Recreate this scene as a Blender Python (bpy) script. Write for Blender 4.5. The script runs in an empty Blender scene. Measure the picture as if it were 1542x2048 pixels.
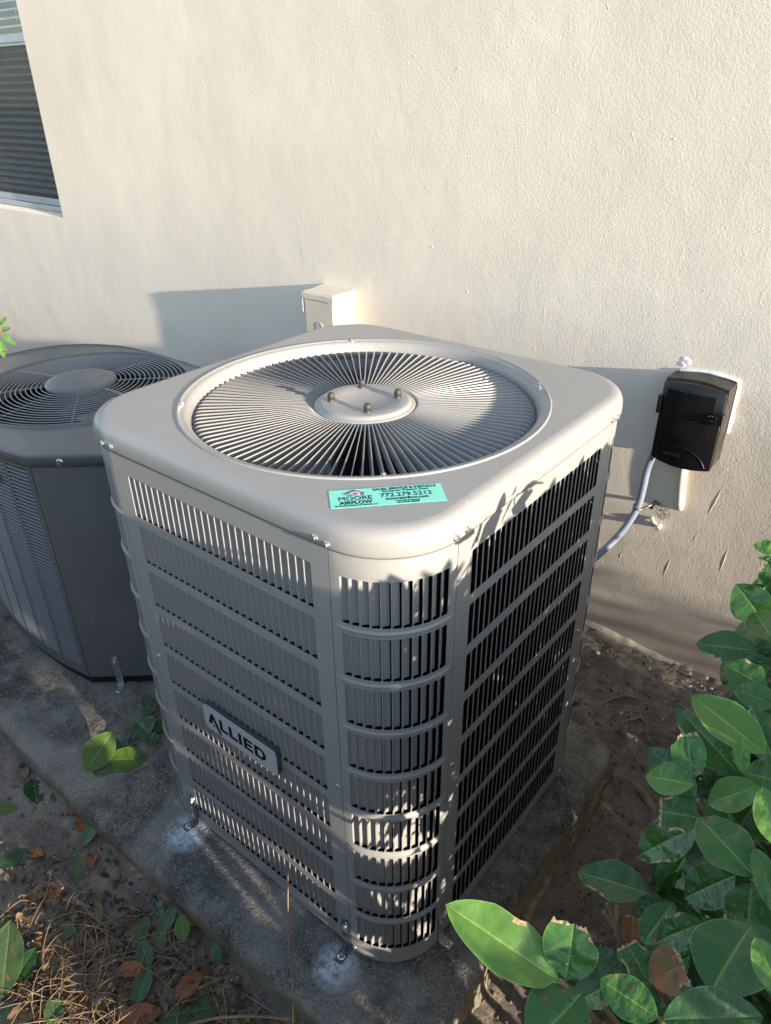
import bpy, bmesh, math, random
import numpy as np
from mathutils import Vector, Matrix, noise as mnoise
random.seed(7); R = math.radians; PI = math.pi
S = bpy.context.scene
COL = S.collection

# ------------------------------------------------------------------ camera, world, sun, exposure
camd = bpy.data.cameras.new('camera'); cam = bpy.data.objects.new('camera', camd); COL.objects.link(cam)
CM = ((0.78092, -0.3063, 0.54438), (0.62454, 0.39849, -0.67169), (-0.01119, 0.86452, 0.50248))
CP = Vector((0.98904, -1.15252, 1.75076)); FPX = 1463.2
m = Matrix(CM).to_4x4(); m.translation = CP; cam.matrix_world = m
camd.sensor_fit = 'HORIZONTAL'; camd.sensor_width = 36; camd.lens = 36 * FPX / 1542
camd.clip_start = 0.02; camd.clip_end = 600
S.camera = cam
SUNV = Vector((1.0, -0.107, 0.165)).normalized()          # towards the sun
sund = bpy.data.lights.new('sun', 'SUN'); sun = bpy.data.objects.new('sun', sund); COL.objects.link(sun)
sund.energy = 3.6; sund.angle = R(0.55); sund.color = (1.0, 0.87, 0.70)
sun.rotation_euler = SUNV.to_track_quat('Z', 'Y').to_euler(); sun.location = (6, -1, 3)
W = bpy.data.worlds.new('World'); S.world = W; W.use_nodes = True
wn = W.node_tree.nodes; bg = wn['Background']
sky = wn.new('ShaderNodeTexSky'); sky.sky_type = 'NISHITA'; sky.sun_disc = False
sky.sun_elevation = math.asin(SUNV.z); sky.sun_rotation = math.atan2(SUNV.x, SUNV.y)
sky.altitude = 10; sky.air_density = 1.0; sky.dust_density = 0.5; sky.ozone_density = 1.7
hs = wn.new('ShaderNodeHueSaturation'); hs.inputs['Saturation'].default_value = 0.75
W.node_tree.links.new(sky.outputs[0], hs.inputs['Color']); W.node_tree.links.new(hs.outputs[0], bg.inputs[0]); bg.inputs[1].default_value = 0.15
S.view_settings.view_transform = 'Standard'; S.view_settings.look = 'None'
S.view_settings.exposure = 1.84; S.view_settings.gamma = 1.0
S.render.resolution_x = 771; S.render.resolution_y = 1024
S.render.engine = 'CYCLES'

def ray(x, y):
    d = Vector(((x - 771) / FPX, -(y - 1024) / FPX, -1.0))
    return (Matrix(CM) @ d).normalized()
def at(x, y, dist): return CP + ray(x, y) * dist
def onz(x, y, z):
    d = ray(x, y); return CP + d * ((z - CP.z) / d.z)
def px(P):
    q = Matrix(CM).transposed() @ (Vector(P) - CP)
    if q.z > -0.02: return (9e9, 9e9)
    return (771 + FPX * q.x / -q.z, 1024 - FPX * q.y / -q.z)

# ------------------------------------------------------------------ helpers
def mat(name, base, rough=0.5, metal=0.0, var=0.0, vscale=8, bump=0.0, bscale=60, spec=0.5, color2=None, coat=0):
    M = bpy.data.materials.new(name); M.use_nodes = True
    nt = M.node_tree; b = nt.nodes['Principled BSDF']
    b.inputs['Base Color'].default_value = (*base, 1); b.inputs['Roughness'].default_value = rough
    b.inputs['Metallic'].default_value = metal; b.inputs['Specular IOR Level'].default_value = spec
    if coat: b.inputs['Coat Weight'].default_value = coat
    tc = nt.nodes.new('ShaderNodeTexCoord')
    if var or color2:
        n = nt.nodes.new('ShaderNodeTexNoise'); n.inputs['Scale'].default_value = vscale; n.inputs['Detail'].default_value = 6
        r = nt.nodes.new('ShaderNodeValToRGB'); r.color_ramp.elements[0].position = .35; r.color_ramp.elements[1].position = .68
        c2 = color2 or tuple(min(1, c * (1 + var)) for c in base); c1 = base if color2 else tuple(c * (1 - var) for c in base)
        r.color_ramp.elements[0].color = (*c1, 1); r.color_ramp.elements[1].color = (*c2, 1)
        nt.links.new(tc.outputs['Object'], n.inputs['Vector']); nt.links.new(n.outputs['Fac'], r.inputs[0])
        nt.links.new(r.outputs[0], b.inputs['Base Color'])
    if bump:
        n2 = nt.nodes.new('ShaderNodeTexNoise'); n2.inputs['Scale'].default_value = bscale; n2.inputs['Detail'].default_value = 5
        bp = nt.nodes.new('ShaderNodeBump'); bp.inputs['Strength'].default_value = 1; bp.inputs['Distance'].default_value = bump
        nt.links.new(tc.outputs['Object'], n2.inputs['Vector']); nt.links.new(n2.outputs['Fac'], bp.inputs['Height'])
        nt.links.new(bp.outputs[0], b.inputs['Normal'])
    return M
class NG:
    """small node-graph writer"""
    def __init__(s, name):
        s.M = bpy.data.materials.new(name); s.M.use_nodes = True; s.nt = s.M.node_tree
        s.b = s.nt.nodes['Principled BSDF']; s.out = s.nt.nodes['Material Output']
        s.tc = s.nt.nodes.new('ShaderNodeTexCoord')
    def link(s, a, b): s.nt.links.new(a, b)
    def noise(s, sc, det=5, vec=None, rough=.5, dist=0, stretch=None):
        n = s.nt.nodes.new('ShaderNodeTexNoise'); n.inputs['Scale'].default_value = sc; n.inputs['Detail'].default_value = det
        n.inputs['Roughness'].default_value = rough; n.inputs['Distortion'].default_value = dist
        v = vec or s.tc.outputs['Object']
        if stretch:
            mp = s.nt.nodes.new('ShaderNodeMapping'); mp.inputs['Scale'].default_value = stretch; s.link(v, mp.inputs[0]); v = mp.outputs[0]
        s.link(v, n.inputs['Vector']); return n.outputs['Fac']
    def vor(s, sc, feat='F1'):
        n = s.nt.nodes.new('ShaderNodeTexVoronoi'); n.inputs['Scale'].default_value = sc; n.feature = feat
        s.link(s.tc.outputs['Object'], n.inputs['Vector']); return n.outputs['Distance']
    def ramp(s, f, a, b, c1=(0, 0, 0), c2=(1, 1, 1)):
        r = s.nt.nodes.new('ShaderNodeValToRGB'); r.color_ramp.elements[0].position = a; r.color_ramp.elements[1].position = b
        r.color_ramp.elements[0].color = (*c1, 1); r.color_ramp.elements[1].color = (*c2, 1); s.link(f, r.inputs[0]); return r.outputs[0]
    def mix(s, f, a, b, mode='MIX'):
        n = s.nt.nodes.new('ShaderNodeMix'); n.data_type = 'RGBA'; n.blend_type = mode; n.clamp_factor = True
        for v, i in ((f, 0), (a, 6), (b, 7)):
            if isinstance(v, (int, float)): n.inputs[i].default_value = v
            elif isinstance(v, tuple): n.inputs[i].default_value = (*v, 1)
            else: s.link(v, n.inputs[i])
        return n.outputs[2]
    def math(s, op, a, b=0.0, clamp=False):
        n = s.nt.nodes.new('ShaderNodeMath'); n.operation = op; n.use_clamp = clamp
        for v, i in ((a, 0), (b, 1)):
            if isinstance(v, (int, float)): n.inputs[i].default_value = v
            else: s.link(v, n.inputs[i])
        return n.outputs[0]
    def xyz(s):
        n = s.nt.nodes.new('ShaderNodeSeparateXYZ'); s.link(s.tc.outputs['Object'], n.inputs[0]); return n.outputs
    def spot(s, cx, cy, cz, rad, soft=1.0):      # 1 inside a soft ball round a point of the object
        n = s.nt.nodes.new('ShaderNodeVectorMath'); n.operation = 'DISTANCE'; s.link(s.tc.outputs['Object'], n.inputs[0])
        n.inputs[1].default_value = (cx, cy, cz)
        d = s.math('DIVIDE', n.outputs['Value'], rad)
        return s.math('SUBTRACT', 1.0, d, True)
    def bump(s, h, dist, prev=None):
        n = s.nt.nodes.new('ShaderNodeBump'); n.inputs['Distance'].default_value = dist; n.inputs['Strength'].default_value = 1
        s.link(h, n.inputs['Height'])
        if prev: s.link(prev, n.inputs['Normal'])
        return n.outputs[0]
    def fin(s, col=None, nor=None, rough=None):
        if col is not None: s.link(col, s.b.inputs['Base Color'])
        if nor is not None: s.link(nor, s.b.inputs['Normal'])
        if rough is not None:
            if isinstance(rough, float): s.b.inputs['Roughness'].default_value = rough
            else: s.link(rough, s.b.inputs['Roughness'])
        return s.M

class MB:
    """collects geometry for ONE mesh"""
    def __init__(s): s.v = []; s.f = []; s.sm = []
    def add(s, vs, fs, smooth=False):
        o = len(s.v); s.v += [tuple(p) for p in vs]; s.f += [tuple(i + o for i in f) for f in fs]; s.sm += [smooth] * len(fs)
    def box(s, x0, x1, y0, y1, z0, z1):
        vs = [(x, y, z) for z in (z0, z1) for y in (y0, y1) for x in (x0, x1)]
        s.add(vs, [(0, 2, 3, 1), (4, 5, 7, 6), (0, 1, 5, 4), (2, 6, 7, 3), (0, 4, 6, 2), (1, 3, 7, 5)])
    def prism(s, poly, d0, d1, fn):              # poly of 2D points, fn(p, depth) -> 3D
        n = len(poly); vs = [fn(p, d0) for p in poly] + [fn(p, d1) for p in poly]
        s.add(vs, [tuple(range(n)), tuple(range(2 * n - 1, n - 1, -1))] + [(i, i + n, (i + 1) % n + n, (i + 1) % n) for i in range(n)])
    def loops(s, loops, closed=True, smooth=True, caps=(False, False)):
        n = len(loops[0]); vs = [p for l in loops for p in l]; fs = []
        for k in range(len(loops) - 1):
            for i in range(n if closed else n - 1):
                j = (i + 1) % n; fs.append((k * n + i, k * n + j, (k + 1) * n + j, (k + 1) * n + i))
        s.add(vs, fs, smooth)
        if caps[0]: s.add(loops[0], [tuple(range(n))[::-1]])
        if caps[1]: s.add(loops[-1], [tuple(range(n))])
    def lathe(s, prof, n=32, c=(0, 0), smooth=True, caps=(False, False)):
        s.loops([[(c[0] + r * math.cos(2 * PI * i / n), c[1] + r * math.sin(2 * PI * i / n), z) for i in range(n)] for r, z in prof], True, smooth, caps)
    def tube(s, pts, r, n=8, closed=False):
        pts = [Vector(p) for p in pts]; L = []; m = len(pts); up = Vector((0, 0, 1)); prev = None
        for i, p in enumerate(pts):
            a = pts[(i - 1) % m] if (closed or i > 0) else p; b = pts[(i + 1) % m] if (closed or i < m - 1) else p
            t = (b - a).normalized()
            if prev is None:
                u = t.cross(up); u = t.cross(Vector((1, 0, 0))) if u.length < 1e-3 else u
            else: u = prev - t * prev.dot(t)
            u.normalize(); prev = u; w = t.cross(u); rr = r[i] if isinstance(r, (list, tuple)) else r
            L.append([p + (u * math.cos(2 * PI * k / n) + w * math.sin(2 * PI * k / n)) * rr for k in range(n)])
        if closed: L.append(L[0]); s.loops(L)
        else: s.loops(L, caps=(True, True))
    def mesh(s, name, material):
        me = bpy.data.meshes.new(name); me.from_pydata(s.v, [], s.f)
        me.polygons.foreach_set('use_smooth', s.sm)
        if material: me.materials.append(material)
        me.update(); return me
    def build(s, name, material, parent=None, loc=(0, 0, 0), rz=0, recalc=False, bevel=0):
        me = s.mesh(name, material)
        if recalc or bevel:
            bm = bmesh.new(); bm.from_mesh(me)
            bmesh.ops.remove_doubles(bm, verts=bm.verts, dist=1e-5)
            bmesh.ops.recalc_face_normals(bm, faces=bm.faces)
            if bevel: bmesh.ops.bevel(bm, geom=list(bm.edges), offset=bevel, segments=2, affect='EDGES', profile=.6, clamp_overlap=True)
            bm.to_mesh(me); bm.free()
        return link(name, me, parent, loc, rz)
def link(name, me, parent=None, loc=(0, 0, 0), rz=0):
    o = bpy.data.objects.new(name, me); COL.objects.link(o); o.location = loc; o.rotation_euler = (0, 0, rz)
    if parent: o.parent = parent
    return o
def thing(name, label, cat, loc=(0, 0, 0), group=None):
    o = bpy.data.objects.new(name, None); COL.objects.link(o); o.location = loc; o.empty_display_size = .05
    o['label'] = label; o['category'] = cat
    if group: o['group'] = group
    return o
def tag(o, label, cat, group=None):
    o['label'] = label; o['category'] = cat
    if group: o['group'] = group
    return o
def text(name, body, size, material, parent, M4, depth=0.0002, sx=1.0, bold=0.0, align='LEFT', shear=0):
    cu = bpy.data.curves.new(name, 'FONT'); cu.body = body; cu.size = size; cu.extrude = depth; cu.offset = bold
    cu.align_x = align; cu.shear = shear; cu.resolution_u = 3
    o = bpy.data.objects.new(name, cu); COL.objects.link(o)
    dg = bpy.context.evaluated_depsgraph_get(); me = bpy.data.meshes.new_from_object(o.evaluated_get(dg))
    bpy.data.objects.remove(o)
    me.transform(Matrix.Diagonal((sx, 1, 1, 1))); me.transform(M4); me.materials.clear(); me.materials.append(material)
    o = link(name, me, parent); return o

# ------------------------------------------------------------------ materials
def wall_mat():
    g = NG('painted_stucco'); X, Y, Z = g.xyz()
    n1 = g.noise(1.6, 5, rough=.6, dist=.6); n2 = g.noise(5, 5, stretch=(1, 1, .7), rough=.6)
    c = g.mix(g.ramp(n1, .35, .7), (.715, .635, .54), (.79, .71, .61))
    c = g.mix(g.math('MULTIPLY', g.ramp(n2, .5, .75), .5), c, (.68, .62, .545))
    # grime towards the soil: splashed dirt, ragged
    gr = g.math('ADD', g.math('MULTIPLY', g.noise(6, 6, rough=.65), .22), -.10)
    low = g.math('SUBTRACT', 1.0, g.math('MULTIPLY', g.math('ADD', Z, g.math('MULTIPLY', gr, -1.0)), 5.5), True)
    c = g.mix(g.math('MULTIPLY', low, .6), c, (.27, .22, .175))
    lowc = g.math('SUBTRACT', 1.0, g.math('MULTIPLY', Z, 1.5), True)
    c = g.mix(g.math('MULTIPLY', lowc, .45), c, (.42, .36, .29))
    # black drip stain above the little pipe stub
    st = g.math('MULTIPLY', g.spot(.403, .98, .56, .035), g.ramp(g.noise(120, 3, stretch=(3, 3, 1)), .50, .56))
    c = g.mix(g.math('MULTIPLY', st, 1.6, True), c, (.06, .05, .045))
    # white overspray round the black box
    ww = g.math('MULTIPLY', g.spot(.545, .98, .95, .10), g.ramp(g.noise(30, 3), .4, .6))
    c = g.mix(g.math('MULTIPLY', ww, .8, True), c, (.85, .82, .78))
    h = g.noise(110, 4, rough=.6)
    nn = g.bump(h, .0006)
    nn = g.bump(g.noise(230, 3), .0005, nn)
    nn = g.bump(g.noise(2.2, 3, rough=.45, stretch=(1, 1, .85)), .0065, nn); nn = g.bump(g.noise(11, 3, rough=.5, dist=.4), .0010, nn)
    nn = g.bump(g.ramp(g.noise(34, 2, dist=.6, stretch=(1, 1, .5)), .70, .76), .00022, nn)
    return g.fin(c, nn, .75)
WALL = wall_mat()
def paint_mat(name, base, dark, streak=.15):
    g = NG(name)
    c = g.mix(g.ramp(g.noise(3.5, 6, rough=.65), .35, .7), base, tuple(b * .90 for b in base))
    d = g.ramp(g.noise(420, 2), .72, .76)
    c = g.mix(g.math('MULTIPLY', d, .25), c, dark)
    sp = g.math('MULTIPLY', g.ramp(g.noise(70, 3), .74, .76), .5)
    du = g.math('MULTIPLY', g.ramp(g.noise(6, 6, rough=.7, stretch=(1, 1, .35)), .5, .8), .22)
    c = g.mix(du, c, (.40, .37, .33))
    c = g.mix(sp, c, tuple(min(1, b * 1.6) for b in base))
    rr = g.math('ADD', g.math('MULTIPLY', g.noise(9, 5), .22), .30)
    return g.fin(c, g.bump(g.noise(700, 2), .00006), rr)
PAINT = paint_mat('taupe_enamel', (.275, .271, .268), (.18, .17, .16))
RINGM = mat('guard_wire', (.27, .285, .30), .45, .1)
DARKP = paint_mat('slate_enamel', (.118, .122, .126), (.16, .15, .13))
DARKP2 = paint_mat('slate_enamel_dusty', (.135, .140, .150), (.2, .18, .15))
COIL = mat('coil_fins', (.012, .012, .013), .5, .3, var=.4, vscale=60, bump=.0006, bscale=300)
BLACK = mat('black_hollow', (.010, .010, .011), .8)
MOTOR = mat('motor_black', (.012, .012, .014), .45)
SCREW = mat('zinc_screw', (.72, .71, .68), .22, .9, var=.1, vscale=300)
GALV = mat('galvanised_strap', (.46, .47, .48), .4, .85, var=.25, vscale=60)
GALVD = mat('galvanised_strap_grimy', (.20, .20, .21), .4, .8, var=.5, vscale=80)
RUBBER = mat('rubber_cap', (.045, .04, .034), .55, var=.4, vscale=200)
BLADE = mat('fan_blade_metal', (.34, .35, .37), .35, .6, var=.2, vscale=20)
CREAM = mat('cream_box_paint', (.58, .52, .44), .6, var=.05, vscale=12, bump=.0003, bscale=180)
PLAST = mat('black_plastic', (.0075, .0075, .009), .32, var=.2, vscale=30, bump=.00008, bscale=500)
PLASTD = mat('dusty_black_plastic', (.028, .025, .020), .5, var=.45, vscale=25)
CAULK = mat('white_caulk', (.80, .79, .78), .5, var=.06, vscale=40, bump=.001, bscale=80)
CONDUIT = mat('grey_conduit', (.17, .205, .26), .42, var=.08, vscale=30)
FRAMEM = mat('window_aluminium', (.42, .45, .48), .45, .5, var=.08)
BLIND = mat('blind_slat', (.74, .79, .88), .5)
INK = mat('black_ink', (.010, .010, .010), .85, spec=.15)
INKR = mat('red_ink', (.35, .04, .05), .5); INKB = mat('blue_ink', (.03, .10, .28), .5); INKW = mat('white_ink', (.8, .85, .85), .5)
STICK = mat('mint_sticker', (.20, .66, .53), .45)
SILVER = mat('brushed_silver_badge', (.52, .53, .56), .38, .25, var=.05, vscale=600)
STRAW = mat('dry_straw', (.27, .18, .10), .7, var=.35, vscale=14)
TWIG = mat('twig_bark', (.16, .10, .05), .75, var=.4, vscale=40)
STONE = mat('pale_pebble', (.45, .42, .39), .8, var=.3, vscale=50, bump=.001, bscale=90)

def concrete_mat():
    g = NG('weathered_concrete'); X, Y, Z = g.xyz()
    n = g.noise(4, 8, rough=.7, dist=.5)
    c = g.mix(g.ramp(n, .40, .62), (.042, .038, .033), (.24, .218, .185))
    c = g.mix(g.ramp(g.noise(14, 6, rough=.7), .50, .78), c, (.27, .25, .215))
    ag = g.noise(170, 3, rough=.6)
    c = g.mix(g.math('MULTIPLY', g.ramp(g.noise(260, 2, rough=.7), .40, .5, (1, 1, 1), (0, 0, 0)), .55), c, (.022, .020, .018))
    c = g.mix(g.math('MULTIPLY', g.ramp(ag, .54, .66), .60), c, (.34, .31, .26))
    c = g.mix(g.math('MULTIPLY', g.ramp(g.vor(150), .0, .22, (1, 1, 1), (0, 0, 0)), .35), c, (.03, .027, .022))
    # side faces: algae
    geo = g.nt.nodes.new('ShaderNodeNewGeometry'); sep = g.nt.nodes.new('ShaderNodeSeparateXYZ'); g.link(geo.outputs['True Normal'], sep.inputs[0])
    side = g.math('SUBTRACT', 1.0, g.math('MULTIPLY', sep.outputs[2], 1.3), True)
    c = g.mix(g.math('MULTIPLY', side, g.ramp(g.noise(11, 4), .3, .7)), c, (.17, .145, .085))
    # smooth cleaner band where the unit was set, and paint overspray round the two feet
    for (cx, cy, rr) in ((-.262, -.498, .068), (.297, -.504, .062)):
        f = g.spot(cx, cy, -.012, rr)
        f = g.math('MULTIPLY', f, g.math('MULTIPLY', g.ramp(g.noise(38, 6, rough=.75), .34, .62), 2.1))
        c = g.mix(g.math('MULTIPLY', f, 1.15, True), c, (.52, .56, .62))
    for (cx, cy, rr) in ((-.16, -.49, .12), (-.02, -.50, .12), (.12, -.51, .12), (.38, -.52, .11)):
        f = g.math('MULTIPLY', g.spot(cx, cy, -.012, rr), g.noise(18, 4))
        c = g.mix(g.math('MULTIPLY', f, .75, True), c, (.21, .205, .20))
    nn = g.bump(g.noise(26, 5), .005); nn = g.bump(ag, .0026, nn); nn = g.bump(g.vor(120), .0016, nn)
    return g.fin(c, nn, .92)
CONC = concrete_mat()
def soil_mat():
    g = NG('sandy_soil'); X, Y, Z = g.xyz()
    n = g.noise(3.2, 8, rough=.7, dist=.8)
    c = g.mix(g.ramp(n, .35, .65), (.092, .076, .063), (.31, .255, .205))
    c = g.mix(g.ramp(g.noise(22, 6, rough=.7), .5, .75), c, (.36, .285, .22))
    c = g.mix(g.math('MULTIPLY', g.ramp(g.noise(150, 3), .55, .70), .5), c, (.36, .28, .21))
    c = g.mix(g.math('MULTIPLY', g.ramp(g.noise(75, 3), .62, .7), .7), c, (.02, .016, .013))
    nn = g.bump(g.noise(14, 7, rough=.7, dist=.8), .03); nn = g.bump(g.noise(90, 5, rough=.7), .006, nn); nn = g.bump(g.noise(330, 3), .0018, nn)
    return g.fin(c, nn, .95)
SOIL = soil_mat()
ROOTM = mat('root_bark', (.13, .10, .072), .9, color2=(.27, .21, .15), vscale=30, bump=.004, bscale=45)
def leaf_mat(name, c1, c2, rib, gloss=.42, brown=.0, trans=.25, browncol=(.26, .10, .03)):
    g = NG(name)
    uv = g.nt.nodes.new('ShaderNodeSeparateXYZ'); g.link(g.tc.outputs['UV'], uv.inputs[0]); U, V = uv.outputs[0], uv.outputs[1]
    oi = g.nt.nodes.new('ShaderNodeObjectInfo')
    c = g.mix(oi.outputs['Random'], c1, c2)
    c = g.mix(g.math('MULTIPLY', g.noise(25, 4), .5), c, tuple(x * 1.5 for x in c2))
    av = g.math('ABSOLUTE', g.math('SUBTRACT', V, .5))
    vein = g.math('SINE', g.math('MULTIPLY', g.math('SUBTRACT', U, g.math('MULTIPLY', av, .55)), 62.0))
    c = g.mix(g.math('MULTIPLY', g.ramp(vein, .88, 1.0), .045), c, rib)
    c = g.mix(g.ramp(av, .012, .03, (1, 1, 1), (0, 0, 0)), c, rib)
    edge = g.ramp(av, .478, .495)
    c = g.mix(g.math('MULTIPLY', edge, .45), c, tuple(min(1, x * 1.5 + .04) for x in rib))
    if brown:
        w = g.nt.nodes.new('ShaderNodeVectorMath'); w.operation = 'ADD'; g.link(g.tc.outputs['Object'], w.inputs[0])
        cb = g.nt.nodes.new('ShaderNodeCombineXYZ'); g.link(g.math('MULTIPLY', oi.outputs['Random'], 9.0), cb.inputs[0]); g.link(cb.outputs[0], w.inputs[1])
        nb = g.noise(3.0 if brown > .3 else 4.5, 5, vec=w.outputs[0], rough=.6)
        c = g.mix(g.ramp(nb, .72 - brown * .45, .76 - brown * .4), c, browncol)
    nn = g.bump(g.noise(3.2, 3), .0045); nn = g.bump(g.ramp(av, .0, .07), .0006, nn)
    g.fin(c, nn, gloss)
    tr = g.nt.nodes.new('ShaderNodeBsdfTranslucent'); g.link(g.mix(1.0, c, (.75, 1.0, .35), 'MULTIPLY'), tr.inputs['Color'])
    mx = g.nt.nodes.new('ShaderNodeMixShader'); mx.inputs[0].default_value = trans
    g.link(g.b.outputs[0], mx.inputs[1]); g.link(tr.outputs[0], mx.inputs[2]); g.link(mx.outputs[0], g.out.inputs[0])
    return g.M
CRUST = mat('leaf_crust', (.30, .22, .12), .8, var=.4, vscale=30)
LG = leaf_mat('shrub_leaf', (.030, .088, .024), (.048, .125, .028), (.15, .25, .05), .22, .16)
LG2 = leaf_mat('shrub_leaf_pale', (.065, .16, .028), (.09, .19, .036), (.22, .33, .07), .30, .12)
LDK = leaf_mat('shrub_leaf_deep', (.020, .056, .020), (.030, .078, .024), (.07, .13, .035), .30, .10)
LBR = leaf_mat('scorched_leaf', (.10, .09, .03), (.16, .09, .035), (.24, .18, .08), .55, .6)
LGRD = leaf_mat('fallen_green', (.040, .080, .028), (.065, .105, .04), (.15, .19, .07), .5, .16)
LGRD2 = leaf_mat('fallen_fresh', (.065, .12, .018), (.085, .15, .022), (.22, .30, .05), .5, .1)
LTAN = leaf_mat('fallen_tan', (.12, .075, .042), (.20, .115, .06), (.27, .17, .09), .7, .3, .1, (.09, .045, .02))
LRUST = leaf_mat('fallen_rust', (.16, .055, .02), (.26, .09, .025), (.30, .14, .06), .6, .3, .15, (.07, .03, .018))

# ------------------------------------------------------------------ ground and wall
WY = 0.98
def gh(x, y):
    h = -.10
    if x < .5: h += .026 * min(1, (.5 - x) / .7)
    t = min(1, max(0, (y - .45) / .45)); h += .11 * t * t * (3 - 2 * t)
    d = math.hypot((x - .72) / .22, (y - .10) / .42); h -= .055 * math.exp(-d * d * 1.2)
    d2 = math.hypot((x - .68) / .16, (y - .42) / .15); h -= .03 * math.exp(-d2 * d2)
    return h
def ghn(x, y):
    v = Vector((x, y, 0))
    n = mnoise.fractal(v * 5, 1.0, 2.0, 5) * .014 + mnoise.fractal(v * 24, 1.0, 2.0, 4) * .0065
    n += .004 * mnoise.noise(v * 70)
    return gh(x, y) + n
def spaced(fine, a, b, far):
    core = list(np.arange(a, b + 1e-6, fine)); lo = []; hi = []; s = fine; p = a
    while p > -far: s *= 1.35; p -= s; lo.append(p)
    s = fine; p = b
    while p < far: s *= 1.35; p += s; hi.append(p)
    return lo[::-1] + core + hi
xs = spaced(.0115, -2.0, 1.35, 90); ys = spaced(.0115, -1.15, 1.0, 90)
ys = [y for y in ys]
mb = MB(); nx, ny = len(xs), len(ys); pad_in = []
vs = []
for y in ys:
    for x in xs:
        z = ghn(x, y) if (-2.6 < x < 2.2 and -1.7 < y < 1.6) else gh(x, y)
        if -1.52 < x < .48 and -.58 < y < .45: z = min(z, -.13)
        vs.append((x, y, z))
mb.add(vs, [(j * nx + i, j * nx + i + 1, (j + 1) * nx + i + 1, (j + 1) * nx + i) for j in range(ny - 1) for i in range(nx - 1)], True)
g_o = mb.build('ground', SOIL); g_o['kind'] = 'structure'

WX0, WZ0, WZ1 = -2.885, 1.175, 2.32      # window opening right edge, sill height, head height
WXL = -4.2
house = thing('house_wall', 'pale cream painted stucco house wall behind the cooling units', 'wall', (0, WY, 0))
# object coords of the wall mesh = world coords (mesh placed at origin offset)
mb = MB()
def wq(x0, x1, z0, z1): mb.add([(x0, WY, z0), (x1, WY, z0), (x1, WY, z1), (x0, WY, z1)], [(0, 1, 2, 3)])
wq(WX0, 9, -.4, 3.4); wq(-9, WXL, -.4, 3.4); wq(WXL, WX0, -.4, WZ0); wq(WXL, WX0, WZ1, 3.4)
D = .085
mb.add([(WX0, WY, WZ0), (WX0, WY + D, WZ0), (WX0, WY + D, WZ1), (WX0, WY, WZ1)], [(0, 1, 2, 3)])
mb.add([(WXL, WY, WZ0), (WXL, WY + D, WZ0), (WXL, WY + D, WZ1), (WXL, WY, WZ1)], [(3, 2, 1, 0)])
mb.add([(WXL, WY, WZ1), (WX0, WY, WZ1), (WX0, WY + D, WZ1), (WXL, WY + D, WZ1)], [(0, 1, 2, 3)])
mb.add([(WXL, WY, WZ0), (WX0, WY, WZ0), (WX0, WY + D, WZ0 + .022), (WXL, WY + D, WZ0 + .022)], [(3, 2, 1, 0)])
mb.box(-9, 9, WY + .3, WY + .32, -.4, 3.4)
me = mb.mesh('stucco', WALL); o = link('stucco', me, house, (0, -WY, 0)); 
# base ledge strip of old render at the soil line
mb = MB()
L = []
for i in range(60):
    x = .05 + i * .0095; hh = .022 + .006 * mnoise.noise(Vector((x * 30, 0, 0))) - max(0, (x - .28)) * .09
    hh = max(hh, .001); L.append([(x, WY - .001, hh + .012), (x, WY - .012, hh + .006), (x, WY - .020, hh - .012), (x, WY - .021, -.08)])
mb.loops([list(l) for l in L], closed=False)
o = mb.build('ledge', WALL, house, (0, -WY, 0))
# ridges, drips and scrapes of paint that the raking sun picks out
mb = MB(); random.seed(5)
marks = [(.560, .695, .60, .02), (.46, .40, .33, .01), (.62, .50, .42, .006), (.30, .36, .34, .004)]
for (x, za, zb, dx) in marks:
    mb.tube([(x, WY, za), (x - dx * .4, WY - .0002, (za + zb) / 2), (x - dx, WY, zb)], [.0004, .0010, .0004], 6)
for k in range(70):
    x = random.uniform(-2.2, .8); z = random.uniform(.15, 2.3); l = random.uniform(.006, .04); r_ = random.uniform(.0004, .0009); a = random.gauss(0, .35)
    if k < 5: x = random.uniform(.2, .8); z = random.uniform(.05, .75)
    mb.tube([(x, WY, z), (x + l * math.sin(a) * .5, WY, z - l * .5), (x + l * math.sin(a), WY, z - l)], [r_ * .2, r_ * .8, r_ * .2], 5)
for k in range(60):
    x = random.uniform(-2.5, .8); z = random.uniform(.2, 2.4); r_ = random.uniform(.001, .003)
    mb.lathe([(r_, 0), (r_ * .7, r_ * .4), (.0001, r_ * .55)], 7)
    for q in range(len(mb.v) - 21, len(mb.v)):
        vx, vy, vz = mb.v[q]; mb.v[q] = (x + vx, WY - vz, z + vy)
o = mb.build('paint_drips', WALL, house, (0, -WY, 0)); o['kind'] = 'stuff'

# window
win = thing('sash_window', 'aluminium sash window with lowered blinds set in the wall at upper left', 'window', (-3.5, WY + D, WZ0))
WO = (3.5, -(WY + D), -WZ0)
YF = WY + D - .03
ZM = 1.945
def wbox(name, M_, x0, x1, y0, y1, z0, z1, parent=win, bevel=.002, recalc=True):
    b = MB(); b.box(x0, x1, y0, y1, z0, z1); return b.build(name, M_, parent, WO if parent is win else (0, 0, 0), recalc=True, bevel=bevel)
wbox('frame_jamb', FRAMEM, WX0 - .016, WX0 - .001, YF, YF + .06, WZ0 + .02, WZ1 - .001)
wbox('frame_jamb', FRAMEM, WXL + .001, WXL + .05, YF, YF + .06, WZ0 + .02, WZ1 - .001)
wbox('sill_rail', FRAMEM, WXL + .05, WX0 - .016, YF - .012, YF + .06, WZ0 + .016, WZ0 + .04)
wbox('bottom_rail', FRAMEM, WXL + .05, WX0 - .016, YF + .01, YF + .035, WZ0 + .042, WZ0 + .075)
wbox('meeting_rail', FRAMEM, WXL + .05, WX0 - .016, YF + .002, YF + .035, ZM, ZM + .045)
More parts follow.
